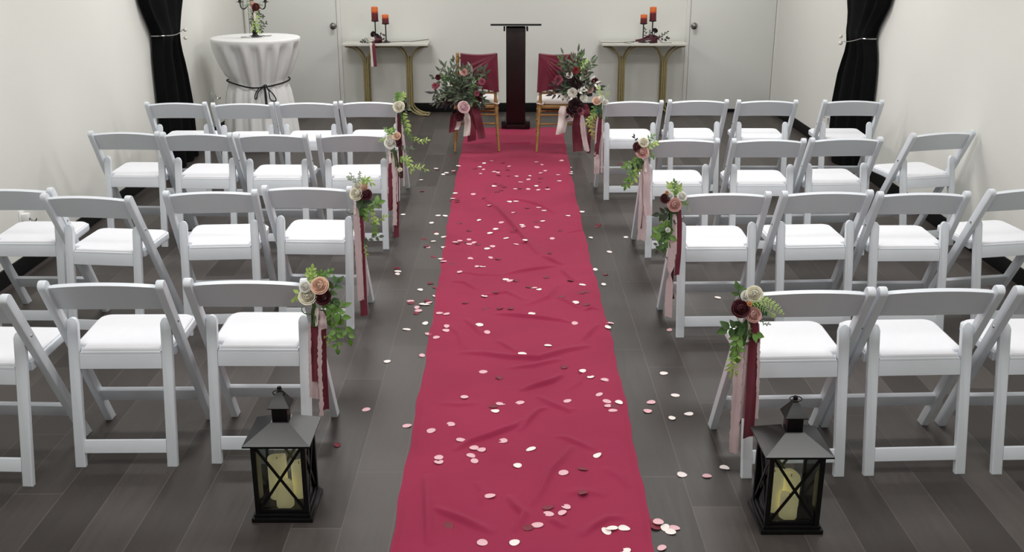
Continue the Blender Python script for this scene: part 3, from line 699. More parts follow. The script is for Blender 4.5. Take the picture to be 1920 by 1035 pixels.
spray(z, post_top(-1.0,7.475,-1.,1), 'flower spray with single white rose on left aisle chair nearest the altar', [
 B_([(292,330),(300,560),(312,800),(320,1060)],46,'dark_ribbon','dark burgundy ribbon',0,.0), B_([(330,350),(328,520),(340,700),(350,1150)],16,'blush_ribbon','frayed blush ribbon',.3,.0), B_([(262,320),(262,420),(270,520)],16,'blush_ribbon',None,.2,.0),
 S_([(290,190),(280,130),(300,100)],9,44,24,'leaf_green'), S_([(300,180),(330,130),(350,110)],9,44,24,'leaf_lime'), S_([(280,190),(255,140),(260,110)],9,40,22,'leaf_green'), S_([(260,200),(240,160),(250,125)],6,26,14,'leaf_grey'),
 S_([(345,230),(370,200),(360,160)],6,50,24,'leaf_dark'), S_([(340,290),(375,280),(390,260)],5,60,30,'leaf_olive'), S_([(280,290),(300,330),(300,360)],5,60,36,'leaf_black'),
 S_([(340,320),(370,400),(390,470),(400,520)],13,58,28,'leaf_lime'), S_([(360,460),(410,540),(430,600)],7,50,20,'leaf_green'), S_([(460,590),(500,630),(560,640),(612,630)],9,50,20,'leaf_lime'), S_([(330,360),(350,430),(350,520)],7,54,26,'leaf_green'),
 R_(345,236,64,'rose_black','near black rose',.006), R_(290,242,118,'rose_cream','white rose',-.004)], 14)
z = Zm(1320,530,3.137,3.345)
spray(z, post_top(1.048,3.377,1.9,-1), 'flower spray with fern and maroon rose on right aisle chair behind lantern', [
 B_([(208,320),(198,520),(188,720),(174,1000)],48,'blush_ribbon','long frayed blush ribbon',.18,-.008), B_([(258,300),(246,520),(230,800)],38,'blush_ribbon','blush ribbon',.1,.004), B_([(228,420),(222,600),(208,830)],18,'dark_ribbon','narrow maroon ribbon',0,.008), B_([(300,210),(292,450),(275,680),(260,912)],66,'burg_ribbon','wide burgundy ribbon',0,-.004), B_([(322,240),(320,480),(310,800)],12,'blush_ribbon','frayed edge of blush ribbon',.5,-.002), B_([(262,220),(262,290),(255,350)],20,'cream_ribbon','short cream ribbon',0,-.01),
 F_([(285,120),(360,110),(420,140),(470,190)],18,62,'leaf_lime','bright green fern frond',-.02), F_([(290,130),(350,150),(400,185),(420,200)],14,50,'leaf_lime','bright green fern frond',-.012), F_([(280,110),(330,85),(400,110)],12,44,'leaf_lime',None,-.01), S_([(280,130),(320,140),(350,170)],12,44,28,'leaf_teal',None,-.01), S_([(330,200),(350,240),(380,245)],7,20,12,'leaf_grey'),
 S_([(225,120),(210,80),(200,40)],4,64,34,'leaf_deep'), S_([(240,110),(260,90),(270,70)],3,60,36,'leaf_deep'),
 S_([(245,220),(210,260),(170,265),(140,275)],6,78,50,'leaf_deep',None,-.012), S_([(240,220),(240,280),(225,330)],7,84,52,'leaf_deep',None,-.012), S_([(250,250),(270,290),(295,300)],4,76,46,'leaf_green',None,-.01), S_([(215,300),(190,370),(195,430)],10,66,40,'leaf_green',None,-.014), S_([(190,380),(165,450),(155,535)],11,44,18,'leaf_lime',None,-.014), S_([(190,420),(180,480),(185,530)],7,40,16,'leaf_lime',None,-.014), S_([(235,440),(260,490),(285,520)],5,36,12,'leaf_autumn'),
 R_(250,80,60,'rose_white','white rosebud',.008), R_(296,68,86,'rose_cream','cream rose'), R_(268,124,26,'orange_bud','small orange bud',-.02), R_(292,188,82,'rose_pink','dusty pink rose',-.012), R_(216,152,94,'rose_maroon','maroon rose',-.01)], 21)
z = Zm(1200,320,3.567,4.72)
spray(z, post_top(1.018,4.758,1.2,-1), 'flower spray with pink rose on second right aisle chair from lantern', [
 B_([(232,500),(212,660),(205,790),(215,860)],34,'dark_ribbon','maroon ribbon behind',0,.008), B_([(224,290),(216,430),(207,600),(196,750),(190,978)],46,'blush_ribbon','twisted blush ribbon',.12,-.004,.66), B_([(266,262),(264,420),(258,560),(246,700)],34,'burg_ribbon','burgundy ribbon',0,-.002), B_([(242,300),(243,420),(240,560)],8,'cream_ribbon',None,.2,-.006),
 S_([(235,170),(215,120),(195,95)],9,36,18,'leaf_lime'), S_([(235,170),(235,120),(230,80)],10,36,18,'leaf_green'), S_([(240,170),(260,130),(268,110)],9,36,18,'leaf_lime'), F_([(230,130),(250,90),(268,66)],8,18,'leaf_grey'), S_([(270,210),(310,235),(330,265)],8,22,10,'leaf_grey'), S_([(265,200),(300,210),(310,230)],5,24,12,'leaf_green'),
 S_([(220,260),(180,280),(135,290)],5,64,38,'leaf_dark'), S_([(220,270),(225,300),(240,310)],4,56,34,'leaf_dark'), S_([(170,320),(160,350),(190,370)],6,46,18,'leaf_lime'), S_([(180,330),(150,400),(120,420)],7,66,42,'leaf_green',None,-.01), S_([(180,360),(165,430),(160,500)],10,66,42,'leaf_deep',None,-.01), S_([(190,390),(200,430),(190,470)],4,60,38,'leaf_green',None,-.012), S_([(140,470),(110,500),(110,530)],4,40,28,'leaf_olive'), S_([(145,510),(165,560),(180,590)],3,26,12,'leaf_olive'),
 R_(187,396,30,'rose_white','small white bud',-.014), R_(200,170,44,'rose_white','white rosebud',.004), R_(282,172,56,'rose_white','white rose',.004), R_(170,186,60,'rose_maroon','maroon rose'), R_(180,146,22,'orange_bud','small peach bud'), R_(231,228,82,'rose_pink','dusty pink rose',-.012)], 22)
z = Zm(1060,140,3.044,6.03)
spray(z, post_top(1.028,6.068,1.2,-1), 'flower spray with blush roses on third right aisle chair from lantern', [
 B_([(446,560),(438,700),(428,880)],16,'dark_ribbon','narrow maroon ribbon',0,.006), B_([(456,500),(450,620),(440,780),(434,945)],44,'blush_ribbon','long blush ribbon',.12,.004), B_([(462,480),(466,600),(464,700),(474,805)],38,'blush_ribbon','blush ribbon',.1,-.006), B_([(458,480),(456,520),(460,556)],14,'cream_ribbon','short cream tail',0,-.012),
 F_([(455,420),(490,380),(515,335)],9,34,'leaf_grey'), S_([(465,420),(500,400),(515,390)],8,34,16,'leaf_lime'), S_([(460,400),(470,370),(500,350)],7,34,16,'leaf_green'), S_([(410,400),(400,375),(395,355)],3,26,12,'leaf_black'), S_([(470,440),(490,450),(500,470)],5,26,14,'leaf_green'),
 S_([(430,470),(395,500),(345,522)],9,44,24,'leaf_green'), S_([(420,480),(395,540),(360,590),(345,635)],14,44,22,'leaf_green'), S_([(410,520),(410,560),(385,610)],8,40,20,'leaf_lime'), S_([(440,480),(420,500),(400,520)],4,44,26,'leaf_dark'),
 R_(447,386,50,'rose_cream','cream rose',.004), R_(416,414,54,'rose_maroon','maroon rose'), R_(440,442,66,'rose_pink','blush rose',-.01)], 23)
z = Zm(1060,140,3.044,7.46)
spray(z, post_top(.899,7.50,1.4,-1), 'flower spray with peach rosebud on right aisle chair nearest the altar', [
 B_([(204,210),(196,320),(182,400),(176,465)],28,'burg_ribbon','burgundy ribbon',0,.0), B_([(178,455),(180,500),(178,568)],30,'blush_ribbon','blush ribbon end',.06,.002), B_([(213,225),(211,400),(207,560)],9,'blush_ribbon','narrow blush ribbon',.2,-.006), B_([(186,240),(176,320),(168,460)],8,'blush_ribbon',None,.2,-.004),
 F_([(205,150),(220,100),(250,60)],11,30,'leaf_grey'), F_([(210,150),(235,120),(252,95)],9,26,'leaf_lime'), S_([(200,140),(205,110),(190,80)],6,26,14,'leaf_lime'),
 S_([(190,160),(185,190),(190,220)],10,36,20,'leaf_teal'), S_([(170,170),(160,200),(170,220)],7,34,18,'leaf_green'), S_([(170,220),(145,240),(125,270)],7,32,14,'leaf_lime'), S_([(170,220),(155,280),(160,350)],13,32,12,'leaf_autumn'), S_([(165,220),(140,270),(150,330)],9,32,12,'leaf_lime'),
 R_(228,158,30,'rose_white','white rosebud',.006), R_(207,135,30,'rose_white','white rosebud'), R_(180,150,44,'rose_peach','peach rosebud',-.006)], 24)

# ------------------------------------------------------------------ black lanterns with candles
def lantern(cx, cy, label, candles, side):
    t = thing('candle_lantern', label, 'lantern', (cx, cy, 0), 0, 'black metal candle lanterns')
    V3 = lambda x, y, z: Vector((cx + x, cy + y, z))
    bm = new(); box(bm, V3(-.104, -.104, 0), V3(.104, .104, .016), .003); box(bm, V3(-.096, -.096, .016), V3(.096, .096, .028), .002); obj('base', bm, 'black_metal', t)
    for sx in (-1, 1):
        for sy in (-1, 1):
            bm = new(); box(bm, V3(sx*.083-.0085, sy*.083-.0085, .028), V3(sx*.083+.0085, sy*.083+.0085, .286), .002); obj('corner_post', bm, 'black_metal', t)
    # bottom and top rails, X bars and a pane on each side
    for k in range(4):
        Rm = Matrix.Translation(V3(0, 0, 0)) @ Matrix.Rotation(k*PI/2, 4, 'Z')
        bm = new()
        box(bm, (-.0745, -.088, .028), (.0745, -.078, .042), .001, Rm); box(bm, (-.0745, -.088, .272), (.0745, -.078, .286), .001, Rm)
        L = math.hypot(.149, .23); an = math.atan2(.23, .149)
        for sg, o_ in ((1, 0), (-1, .0032)):
            box(bm, (-L/2, -.0885 + o_, -.0048), (L/2, -.0855 + o_, .0048), .0, Rm @ Matrix.Translation((0, 0, .157)) @ Matrix.Rotation(-sg*an, 4, 'Y'))
        x = obj('cross_bars', bm, 'black_metal', t)
        bm = new(); box(bm, (-.0745, -.0805, .042), (.0745, -.079, .272), 0, Rm); obj('glass_pane', bm, 'glass', t)
    # hipped roof
    bm = new()
    def ring(h, z): return [bm.verts.new(V3(x*h, y*h, z)) for x, y in ((-1, -1), (1, -1), (1, 1), (-1, 1))]
    rs = [ring(.100, .286), ring(.112, .287), ring(.112, .293), ring(.031, .342), ring(.028, .342)]
    for a, b in zip(rs, rs[1:]):
        for k in range(4): bm.faces.new((a[k], a[(k+1) % 4], b[(k+1) % 4], b[k]))
    bm.faces.new(rs[0][::-1]); bm.faces.new(rs[-1]); obj('roof', bm, 'black_metal', t, smooth=15)
    bm = new(); box(bm, V3(-.026, -.026, .340), V3(.026, .026, .392), .001); obj('chimney', bm, 'black_metal', t)
    bm = new(); rs = [ring(.028, .391), ring(.037, .392), ring(.037, .395), ring(.006, .446), ring(.004, .448)]
    for a, b in zip(rs, rs[1:]):
        for k in range(4): bm.faces.new((a[k], a[(k+1) % 4], b[(k+1) % 4], b[k]))
    bm.faces.new(rs[0][::-1]); bm.faces.new(rs[-1]); obj('chimney_cap', bm, 'black_metal', t, smooth=15)
    bm = new(); lathe(bm, [(0, .444), (.007, .446), (.0085, .453), (.006, .460), (0, .463)], V3(0, 0, 0), 12); obj('finial', bm, 'black_metal', t)
    bm = new(); rr = .020
    if side == 'L': pts = [V3(math.cos(a)*rr, -.010 - .010*math.sin(a) , .440 + rr*.75*math.sin(a)) for a in [2*PI*i/20 for i in range(20)]]
    else: pts = [V3(math.cos(a)*rr, -.004 + math.sin(a)*.012, .451 + .004*math.sin(a)) for a in [2*PI*i/20 for i in range(20)]]
    tube(bm, pts, .0018, 6, closed=True); obj('hanging_ring', bm, 'black_metal', t)
    for (x, y, r_, h, lab) in candles:
        bm = new(); seg = 28; prof = [(r_*.97, 0), (r_, .003), (r_, h*.5), (r_, h*.93), (r_*.93, h), (r_*.80, h*.985), (r_*.72, h*.93), (0, h*.91)]
        rings = []; ph = rnd.uniform(0, 6)
        for i, (a, zz) in enumerate(prof):
            if a == 0: rings.append([bm.verts.new(V3(x, y, .029 + zz))]); continue
            rings.append([bm.verts.new(V3(x + a*math.cos(2*PI*k/seg), y + a*math.sin(2*PI*k/seg), .029 + zz + (.007*math.sin(2*PI*k/seg*1 + ph) + .003*math.sin(2*PI*k/seg*2 + ph))*(1 if i in (3, 4, 5) else 0))) for k in range(seg)])
        for a, b in zip(rings, rings[1:]):
            for k in range(seg):
                if len(b) == 1: bm.faces.new((a[k], a[(k+1) % seg], b[0]))
                else: bm.faces.new((a[k], a[(k+1) % seg], b[(k+1) % seg], b[k]))
        bm.faces.new(rings[0][::-1])
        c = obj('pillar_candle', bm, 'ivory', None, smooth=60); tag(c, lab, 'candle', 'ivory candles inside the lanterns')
        bm = new(); tube(bm, [V3(x, y, .029 + h*.90), V3(x + .001, y, .029 + h*.90 + .012)], .0012, 6); obj('wick', bm, 'cord', c)
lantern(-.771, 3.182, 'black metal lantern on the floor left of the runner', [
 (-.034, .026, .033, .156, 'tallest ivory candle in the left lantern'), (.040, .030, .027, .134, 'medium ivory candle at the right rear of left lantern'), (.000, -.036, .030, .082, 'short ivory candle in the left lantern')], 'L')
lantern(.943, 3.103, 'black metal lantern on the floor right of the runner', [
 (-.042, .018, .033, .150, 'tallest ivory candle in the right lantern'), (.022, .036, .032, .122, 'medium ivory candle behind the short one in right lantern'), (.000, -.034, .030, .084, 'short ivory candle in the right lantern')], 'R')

# ------------------------------------------------------------------ lectern
t = thing('lectern', 'dark mahogany column lectern with flat black top between the altar chairs', 'lectern', (.072, 10.45, 0))
obj('column', plain((-.024, 10.37, .04), (.167, 10.56, .998), .004), 'mahogany', t)
bm = new(); box(bm, (-.072, 10.345, 0.011), (.215, 10.60, .040), .004); obj('base_plate', bm, 'mahogany', t)
bm = new(); box(bm, (-.030, 10.325, .0115), (.173, 10.346, .052), .003); obj('base_front', bm, 'mahogany', t)
for x in (-.072, .173):
    bm = new(); box(bm, (x, 10.34, .011), (x+.042, 10.60, .085), .004); obj('base_runner', bm, 'mahogany', t)
bm = new(); prism(bm, [(10.26, 1.026), (10.62, .996), (10.62, 1.014), (10.26, 1.044)], lambda y, z_, x: Vector((x, y, z_)), -.174, .318, .003); obj('desk_top', bm, 'lecternblack', t)
for x in (-.049, .176):
    bm = new(); box(bm, (x, 10.36, .965), (x+.016, 10.55, .998), .002); obj('top_bracket', bm, 'lecternblack', t)

# ------------------------------------------------------------------ gold ballroom chairs with caps, cushions and bouquets
def bamboo(bm, pts, r, rings):
    P = bez(pts, 40); n = len(P); rs = []
    for i in range(n):
        t = i/(n-1); b = sum(math.exp(-((t - k)/.018)**2) for k in rings); rs.append(r*(1 + .38*b) * (.80 + .2*min(1, t*4)))
    tube(bm, P, rs, 10)
def ballroom_chair(cx, cy, rz, label, flip):
    t = thing('ballroom_chair', label, 'chair', (0, 0, 0), 0, 'gold ballroom chairs at the altar')
    for s in (-1, 1):
        bm = new(); bamboo(bm, [(s*.198, -.012, 0), (s*.184, .020, .2), (s*.172, .045, .42), (s*.166, .028, .65), (s*.163, -.002, .850)], .0135, (.18, .30, .42, .53, .66, .8, .95)); o = obj('rear_post', bm, 'gold', t)
        if s == (1 if flip else -1):
            bm = new(); lathe(bm, [(.012, .846), (.017, .852), (.012, .858), (.015, .868), (.010, .877), (0, .880)], (s*.163, -.002, 0), 12); obj('finial', bm, 'gold', o)
        bm = new(); bamboo(bm, [(s*.205, .415, 0), (s*.196, .395, .2), (s*.190, .385, .40)], .0135, (.3, .55, .8)); obj('front_leg', bm, 'gold', t)
    bm = new(); box(bm, (-.185, .045, .378), (.185, .395, .404), .006); obj('seat_frame', bm, 'gold', t)
    for zz, yy, w_ in ((.325, .034, .176), (.245, .026, .18)):
        bm = new(); tube(bm, [(-w_, yy, zz), (w_, yy, zz)], .009, 8); obj('rear_stretcher', bm, 'gold', t)
    for s in (-1, 1):
        bm = new(); tube(bm, [(s*.184, .03, .27), (s*.193, .39, .27)], .009, 8); obj('side_stretcher', bm, 'gold', t)
    bm = new(); tube(bm, [(-.193, .39, .30), (.193, .39, .30)], .009, 8); obj('front_stretcher', bm, 'gold', t)
    for zz, yy in ((.83, .004), (.74, .014), (.52, .038)):
        bm = new(); tube(bm, [(-.163, yy, zz), (.163, yy, zz)], .009, 8); obj('back_rail', bm, 'gold', t)
    for i in range(5):
        x = -.11 + .055*i; bm = new(); tube(bm, [(x, .038, .52), (x, .014, .74)], .007, 8); obj('back_spindle', bm, 'gold', t)
    t.location = (cx, cy, .0095); t.rotation_euler.z = rz
    W = Matrix.Translation((cx, cy, .0095)) @ Matrix.Rotation(rz, 4, 'Z')
    # cushion
    bm = new(); rows = []
    for (ins, zz) in ((.03, .405), (.006, .411), (0, .428), (.006, .446), (.03, .455), (.10, .459), (.17, .460)):
        row = []
        for k in range(40):
            a = 2*PI*k/40; c, s = math.cos(a), math.sin(a); e = .38
            row.append(Vector(((.196-ins)*math.copysign(abs(c)**e, c)*(1 + .05*(s > 0)),   .252 + (.172-ins)*math.copysign(abs(s)**e, s), zz)))
        rows.append(row)
    V = grid(bm, rows, True); bm.faces.new(V[0][::-1]); bm.faces.new(V[-1])
    bmesh.ops.transform(bm, matrix=W, verts=bm.verts)
    # cushion is notched round the posts: keep it in front of them
    o = obj('seat_cushion', bm, 'cushion', None, smooth=60); tag(o, 'ivory seat cushion on the %s gold altar chair' % ('right' if flip else 'left'), 'cushion', 'ivory cushions on the altar chairs')
    for s in (-1, 1):
        bm = new(); c = Vector((s*.172, .0455, .425)); tube(bm, [c + Vector((math.cos(a)*.029, math.sin(a)*.029, .004*math.sin(2*a))) for a in [2*PI*i/16 for i in range(16)]], .005, 6, closed=True)
        bmesh.ops.transform(bm, matrix=W, verts=bm.verts); obj('cushion_tie', bm, 'cushion', o)
    # cloth cap over the back
    bm = new(); NV = 40; rows = []
    fx = -1 if flip else 1
    path = [(-.138 + .310*i/44, -1, 0) for i in range(45)]                      # rear sheet, towards the gathered corner
    path += [(.172 + .016*math.cos(a), 2, a) for a in [-PI/2 + PI*i/10 for i in range(1, 10)]]
    path += [(.172 - .310*i/20, 1, 0) for i in range(21)]                       # front sheet
    for j in range(NV+1):
        v = j/NV; row = []
        for x, side, a in path:
            u = (x + .138)/.326
            zb = .545 + .018*(1-u) - .022*max(0, (u - .7)/.3)
            ztop = .868 - .014*(4*(u - .5)**2 < 1)*(1 - 4*(u - .5)**2)
            zz = zb + (ztop - zb)*(1 - v); yc = .045*(.868 - zz)/.40
            y = -.026 if side == -1 else .026 if side == 1 else .026*math.sin(a)
            if side == -1:                                                       # folds fan out of the upper corner of the rear face
                dx, dz = (1 - u), (.868 - zz)/.33; rad = math.hypot(dx, dz); ang = math.atan2(dz, dx + 1e-4)
                for k, (a0, w_, h_) in enumerate(((.62,.05,.016),(.76,.05,.020),(.90,.05,.017),(1.04,.05,.010),(.45,.06,.008))):
                    y -= h_*math.exp(-((ang - a0)/w_)**2)*min(1, rad*1.8)*(1 if rad < 1.1 else math.exp(-(rad - 1.1)*3))
                y -= .004*math.sin(x*60 + zz*14)*v
            row.append(Vector((fx*x*(1 + .07*v*max(0, u)), y + yc, zz)))
        rows.append(row)
    V = grid(bm, rows); n_ = len(path)
    tops = V[0]; rear = tops[:45]; front = list(reversed(tops[-21:]))
    mids = []
    for i in range(45):
        q = rear[i].co; fr_ = front[min(20, round(i*20/44))].co; mids.append(bm.verts.new((q.x, (q.y + fr_.y)/2, q.z + .007)))
    for i in range(44):
        bm.faces.new((rear[i], rear[i+1], mids[i+1], mids[i]))
        f0, f1 = front[min(20, round(i*20/44))], front[min(20, round((i+1)*20/44))]
        bm.faces.new((mids[i], mids[i+1], f1, f0) if f0 is not f1 else (mids[i], mids[i+1], f1))
    bmesh.ops.transform(bm, matrix=W, verts=bm.verts)
    o = obj('chair_cap', bm, 'satin', None, smooth=60); tag(o, 'burgundy satin cap draped over the back of the %s gold altar chair' % ('right' if flip else 'left'), 'chair cover', 'burgundy chair back covers')
ballroom_chair(-.285, 9.245, .04, 'gold bamboo style chair with burgundy back cover left of the lectern', False)
ballroom_chair(.451, 9.22, -.04, 'gold bamboo style chair with burgundy back cover right of the lectern', True)

def bouquet(z, label, flowers, leaves, ribbons, seed, loc, post):
    r = random.Random(seed); t = thing('altar_bouquet', label, 'bouquet', loc, 0, 'bouquets tied to the altar chairs')
    for pts, wd, mt, lab, rag, dy in ribbons:
        bm = new(); ribbon(bm, [z(a, b, dy) for a, b in pts], z.size(wd), r, rag, None, .16); obj('ribbon', bm, mt, t, smooth=180, label=lab)
    for pts, nl, L, W, mt, dy in leaves:
        bm = new(); n = len(pts)
        P = [z(a, b, dy + r.uniform(-.03, .03)*(i > 0)) for i, (a, b) in enumerate(pts)]
        sprig(bm, P, nl, z.size(L), z.size(W), r, .75, .002, jit=.5); obj('leaf_branch', bm, mt, t, smooth=180)
    for a, b, d, mt, lab, kind, dy in flowers:
        bm = new(); nrm = Vector((r.uniform(-.4, .4), -1, r.uniform(.1, .6)))
        (rose if kind == 'r' else bloom)(bm, z(a, b, -.05 + dy), z.size(d)*.55, nrm, r); obj('flower', bm, mt, t, smooth=180, label=lab)
    bm = new(); c = Vector(loc)
    for k in range(9): tube(bm, bez([c + Vector((r.uniform(-.05, .05), r.uniform(-.05, -.01), .12)), c + Vector((r.uniform(-.012, .012), -.035, -.03)), c + Vector((r.uniform(-.03, .03), -.04, -.14))], 8), .003, 5)
    obj('stem_bundle', bm, 'leaf_dark', t, smooth=180)
    bm = new(); q = Vector(post); ring = [q + Vector((math.cos(a)*.030, math.sin(a)*.030, .004*math.sin(a))) for a in [2*PI*i/18 for i in range(18)]]
    tube(bm, ring, .004, 6, closed=True); fr = c + Vector((0, -.035, -.03)); tube(bm, bez([fr, fr.lerp(ring[13], .5) + Vector((0, -.008, 0)), ring[13] + Vector((0, -.003, 0))], 8), .004, 6)
    obj('tie_ribbon', bm, 'dark_ribbon', t, smooth=180)
def fan(cx, cy, a0, a1, n, r0, r1, r, mats, L=(52, 84), W=(17, 27)):
    out = []
    for i in range(n):
        a = math.radians(a0 + (a1 - a0)*(i + .5)/n + r.uniform(-7, 7)); R = r.uniform(r0, r1); bx = r.uniform(-30, 30)
        out.append(([(cx + bx*.3, cy), (cx + math.cos(a)*R*.5 + bx*.4, cy - math.sin(a)*R*.5), (cx + math.cos(a)*R, cy - math.sin(a)*R)], r.randint(8, 13), r.uniform(*L), r.uniform(*W), r.choice(mats), -.03 + r.uniform(-.05, .03)))
    return out
r = random.Random(5)
z = Zm(790,90,4.93,9.09)
lv = fan(370,430,35,150,16,190,330,r,['leaf_olive','leaf_dark','leaf_olive','leaf_dark','leaf_deep']) + fan(370,470,150,205,7,170,280,r,['leaf_dark','leaf_black','leaf_olive']) + fan(390,480,-25,35,6,110,190,r,['leaf_dark','leaf_black']) + fan(370,460,-20,200,32,70,180,r,['leaf_dark','leaf_black','leaf_olive','leaf_dark','leaf_deep']) + fan(365,480,40,160,5,110,210,r,['leaf_grey','leaf_white'],(30, 44),(14, 20)) + [([(370,560),(330,600),(300,640)],8,50,20,'leaf_black',-.03), ([(380,560),(420,600),(430,640)],8,50,20,'leaf_black',-.03)]
bouquet(z, 'large dark greenery bouquet with pale pink peony on the left altar chair', [
 (155,272,52,'rose_maroon','small maroon bloom','b',0), (128,352,60,'rose_mauve','dusty mauve bloom','b',0), (150,345,44,'rose_mauve',None,'b',.01), (395,225,68,'rose_pink','dusty pink bloom','b',-.02), (560,312,62,'rose_mauve','mauve pink bloom','b',-.02), (515,420,50,'rose_mauve','mauve bloom','b',-.02), (545,432,44,'rose_maroon','maroon bloom','b',-.02), (530,475,60,'rose_maroon','maroon bloom','b',-.01),
 (385,370,96,'rose_black','near black bloom','b',-.02), (258,485,92,'rose_black','near black bloom','b',-.02), (455,480,52,'leaf_white','white bloom','b',.0), (275,390,46,'leaf_white','white bloom','b',.03), (350,632,96,'rose_maroon','maroon rose','b',-.04), (310,600,60,'rose_black',None,'b',-.02), (393,545,98,'rose_blush','pale pink peony','r',-.05)], lv, [
 ([(320,560),(300,640),(285,780)],62,'burg_ribbon','burgundy ribbon tail',0,-.03), ([(350,640),(345,700),(325,755)],40,'blush_ribbon','blush ribbon',0,-.05), ([(415,590),(428,690),(418,812)],60,'cream_ribbon','cream ribbon tail',0,-.05), ([(465,540),(470,680),(466,862)],78,'burg_ribbon','wide burgundy ribbon tail',0,-.03), ([(500,540),(530,680),(562,838)],74,'burg_ribbon','burgundy ribbon tail',0,-.035), ([(430,130),(465,190),(458,280)],22,'leaf_grey','pale ribbon loop',0,-.02)], 31, (-.44, 9.14, .50), (-.4577, 9.281, .50))
z = Zm(1000,80,4.707,9.06)
lv = fan(370,380,45,130,12,180,300,r,['leaf_olive','leaf_deep','leaf_olive','leaf_grey','leaf_dark']) + fan(375,420,5,50,6,140,220,r,['leaf_black','leaf_dark','leaf_white']) + fan(370,430,130,190,6,120,210,r,['leaf_black','leaf_dark']) + fan(375,440,-15,195,28,70,170,r,['leaf_black','leaf_dark','leaf_black','leaf_dark','leaf_olive','leaf_white','leaf_black']) + fan(390,440,0,60,5,80,170,r,['leaf_white'],(40,60),(22,32)) + [([(400,260),(440,210),(460,170)],8,50,18,'leaf_lime',-.04), ([(370,560),(340,600),(310,640)],8,50,20,'leaf_black',-.03)]
bouquet(z, 'large dark bouquet with white blooms on the right altar chair', [
 (220,332,82,'rose_mauve','mauve pink bloom','b',-.03), (375,245,62,'rose_brick','brick red bloom','b',-.02), (455,265,50,'rose_brick','brick red bloom','b',-.02), (320,288,58,'leaf_white','white bloom','b',-.03), (425,315,36,'leaf_white',None,'b',-.03), (380,350,104,'rose_black','near black bloom','b',-.03), (345,442,84,'leaf_white','white bloom','b',-.05), (545,345,66,'rose_maroon','dark maroon bloom','b',-.01), (500,415,62,'rose_pink','dusty rose bloom','b',-.02), (445,490,70,'leaf_white','white bloom','b',-.03), (290,480,54,'leaf_white','white bloom','b',-.02),
 (375,560,136,'rose_black','large near black bloom','b',-.05), (330,600,80,'rose_maroon',None,'b',-.04), (415,605,66,'rose_mauve','mauve bloom','b',-.07)], lv, [
 ([(400,600),(385,760),(395,960)],88,'burg_ribbon','wide burgundy ribbon tail',0,-.01), ([(480,560),(492,760),(488,975)],34,'burg_ribbon','burgundy ribbon tail',0,-.01), ([(430,640),(438,760),(452,850),(474,955)],44,'blush_ribbon','blush ribbon tail',.06,-.04), ([(262,560),(262,680),(238,805)],84,'cream_ribbon','cream ribbon tail',0,-.05), ([(310,620),(325,660),(318,695)],60,'cream_ribbon','cream ribbon loop',0,-.05), ([(455,540),(470,600),(468,660)],60,'burg_ribbon','burgundy ribbon loop',0,-.03)], 32, (.62, 9.12, .50), (.6236, 9.256, .50))

# ------------------------------------------------------------------ brass console tables, candles, dark roses
def console(x0, x1, label):
    t = thing('console_table', label, 'console table', ((x0 + x1)/2, 11.2, 0), 0, 'brass console tables by the back wall')
    bm = new(); box(bm, (x0, 11.03, .752), (x1, 11.385, .776), .004); obj('table_top', bm, 'stone', t)
    c0, c1 = x0 + .228, x1 - .218; cm = (x0 + x1)/2
    for cx, s in ((c0, -1), (c1, 1)):
        bm = new()
        for yy in (11.13, 11.28):
            outer, inner = [], []
            xo, xi = cx + s*.032, cx - s*.032
            xo, xi = cx + s*.020, cx - s*.020
            # outer rod sweeps out to the table edge, inner rod bends to the arch between the legs
            o1 = [(xo, yy, .14), (xo, yy, .56)] + [(xo + s*.19*(1 - math.cos(a)), yy, .56 + .180*math.sin(a)) for a in [PI/2*i/8 for i in range(1, 9)]]
            i1 = [(xi, yy, .14), (xi, yy, .56)] + [(xi - s*.14*(1 - math.cos(a)), yy, .56 + .180*math.sin(a)) for a in [PI/2*i/8 for i in range(1, 9)]]
            for P, off in ((o1, s*.06), (i1, -s*.0)):
                foot = [(P[0][0] + s*.18*(1 - math.cos(a)) , yy, .14 - .128*math.sin(a)) for a in [PI/2*i/8 for i in range(8, 0, -1)]]
                tube(bm, foot + P, .0098, 8)
            # straight core rod
            tube(bm, [(cx, yy, .10), (cx, yy, .62)], .010, 8)
            # arch half
            tube(bm, [(xi - s*.14, yy, .740), (cm, yy, .740)], .0115, 8)
        # end of the foot joins the two rods
        for xx in (cx + s*.20, cx + s*.16): tube(bm, [(xx, 11.13, .012), (xx, 11.28, .012)], .0115, 8)
        obj('leg', bm, 'brass', t)
    return t
console(-1.742, -.842, 'brass legged console table with pale top left of the lectern')
console(.979, 1.872, 'brass legged console table with pale top right of the lectern')
def rest(bm, z_=.7775):
    for v in bm.verts:
        if v.co.y > 11.02: v.co.z = max(v.co.z, z_)
    return bm
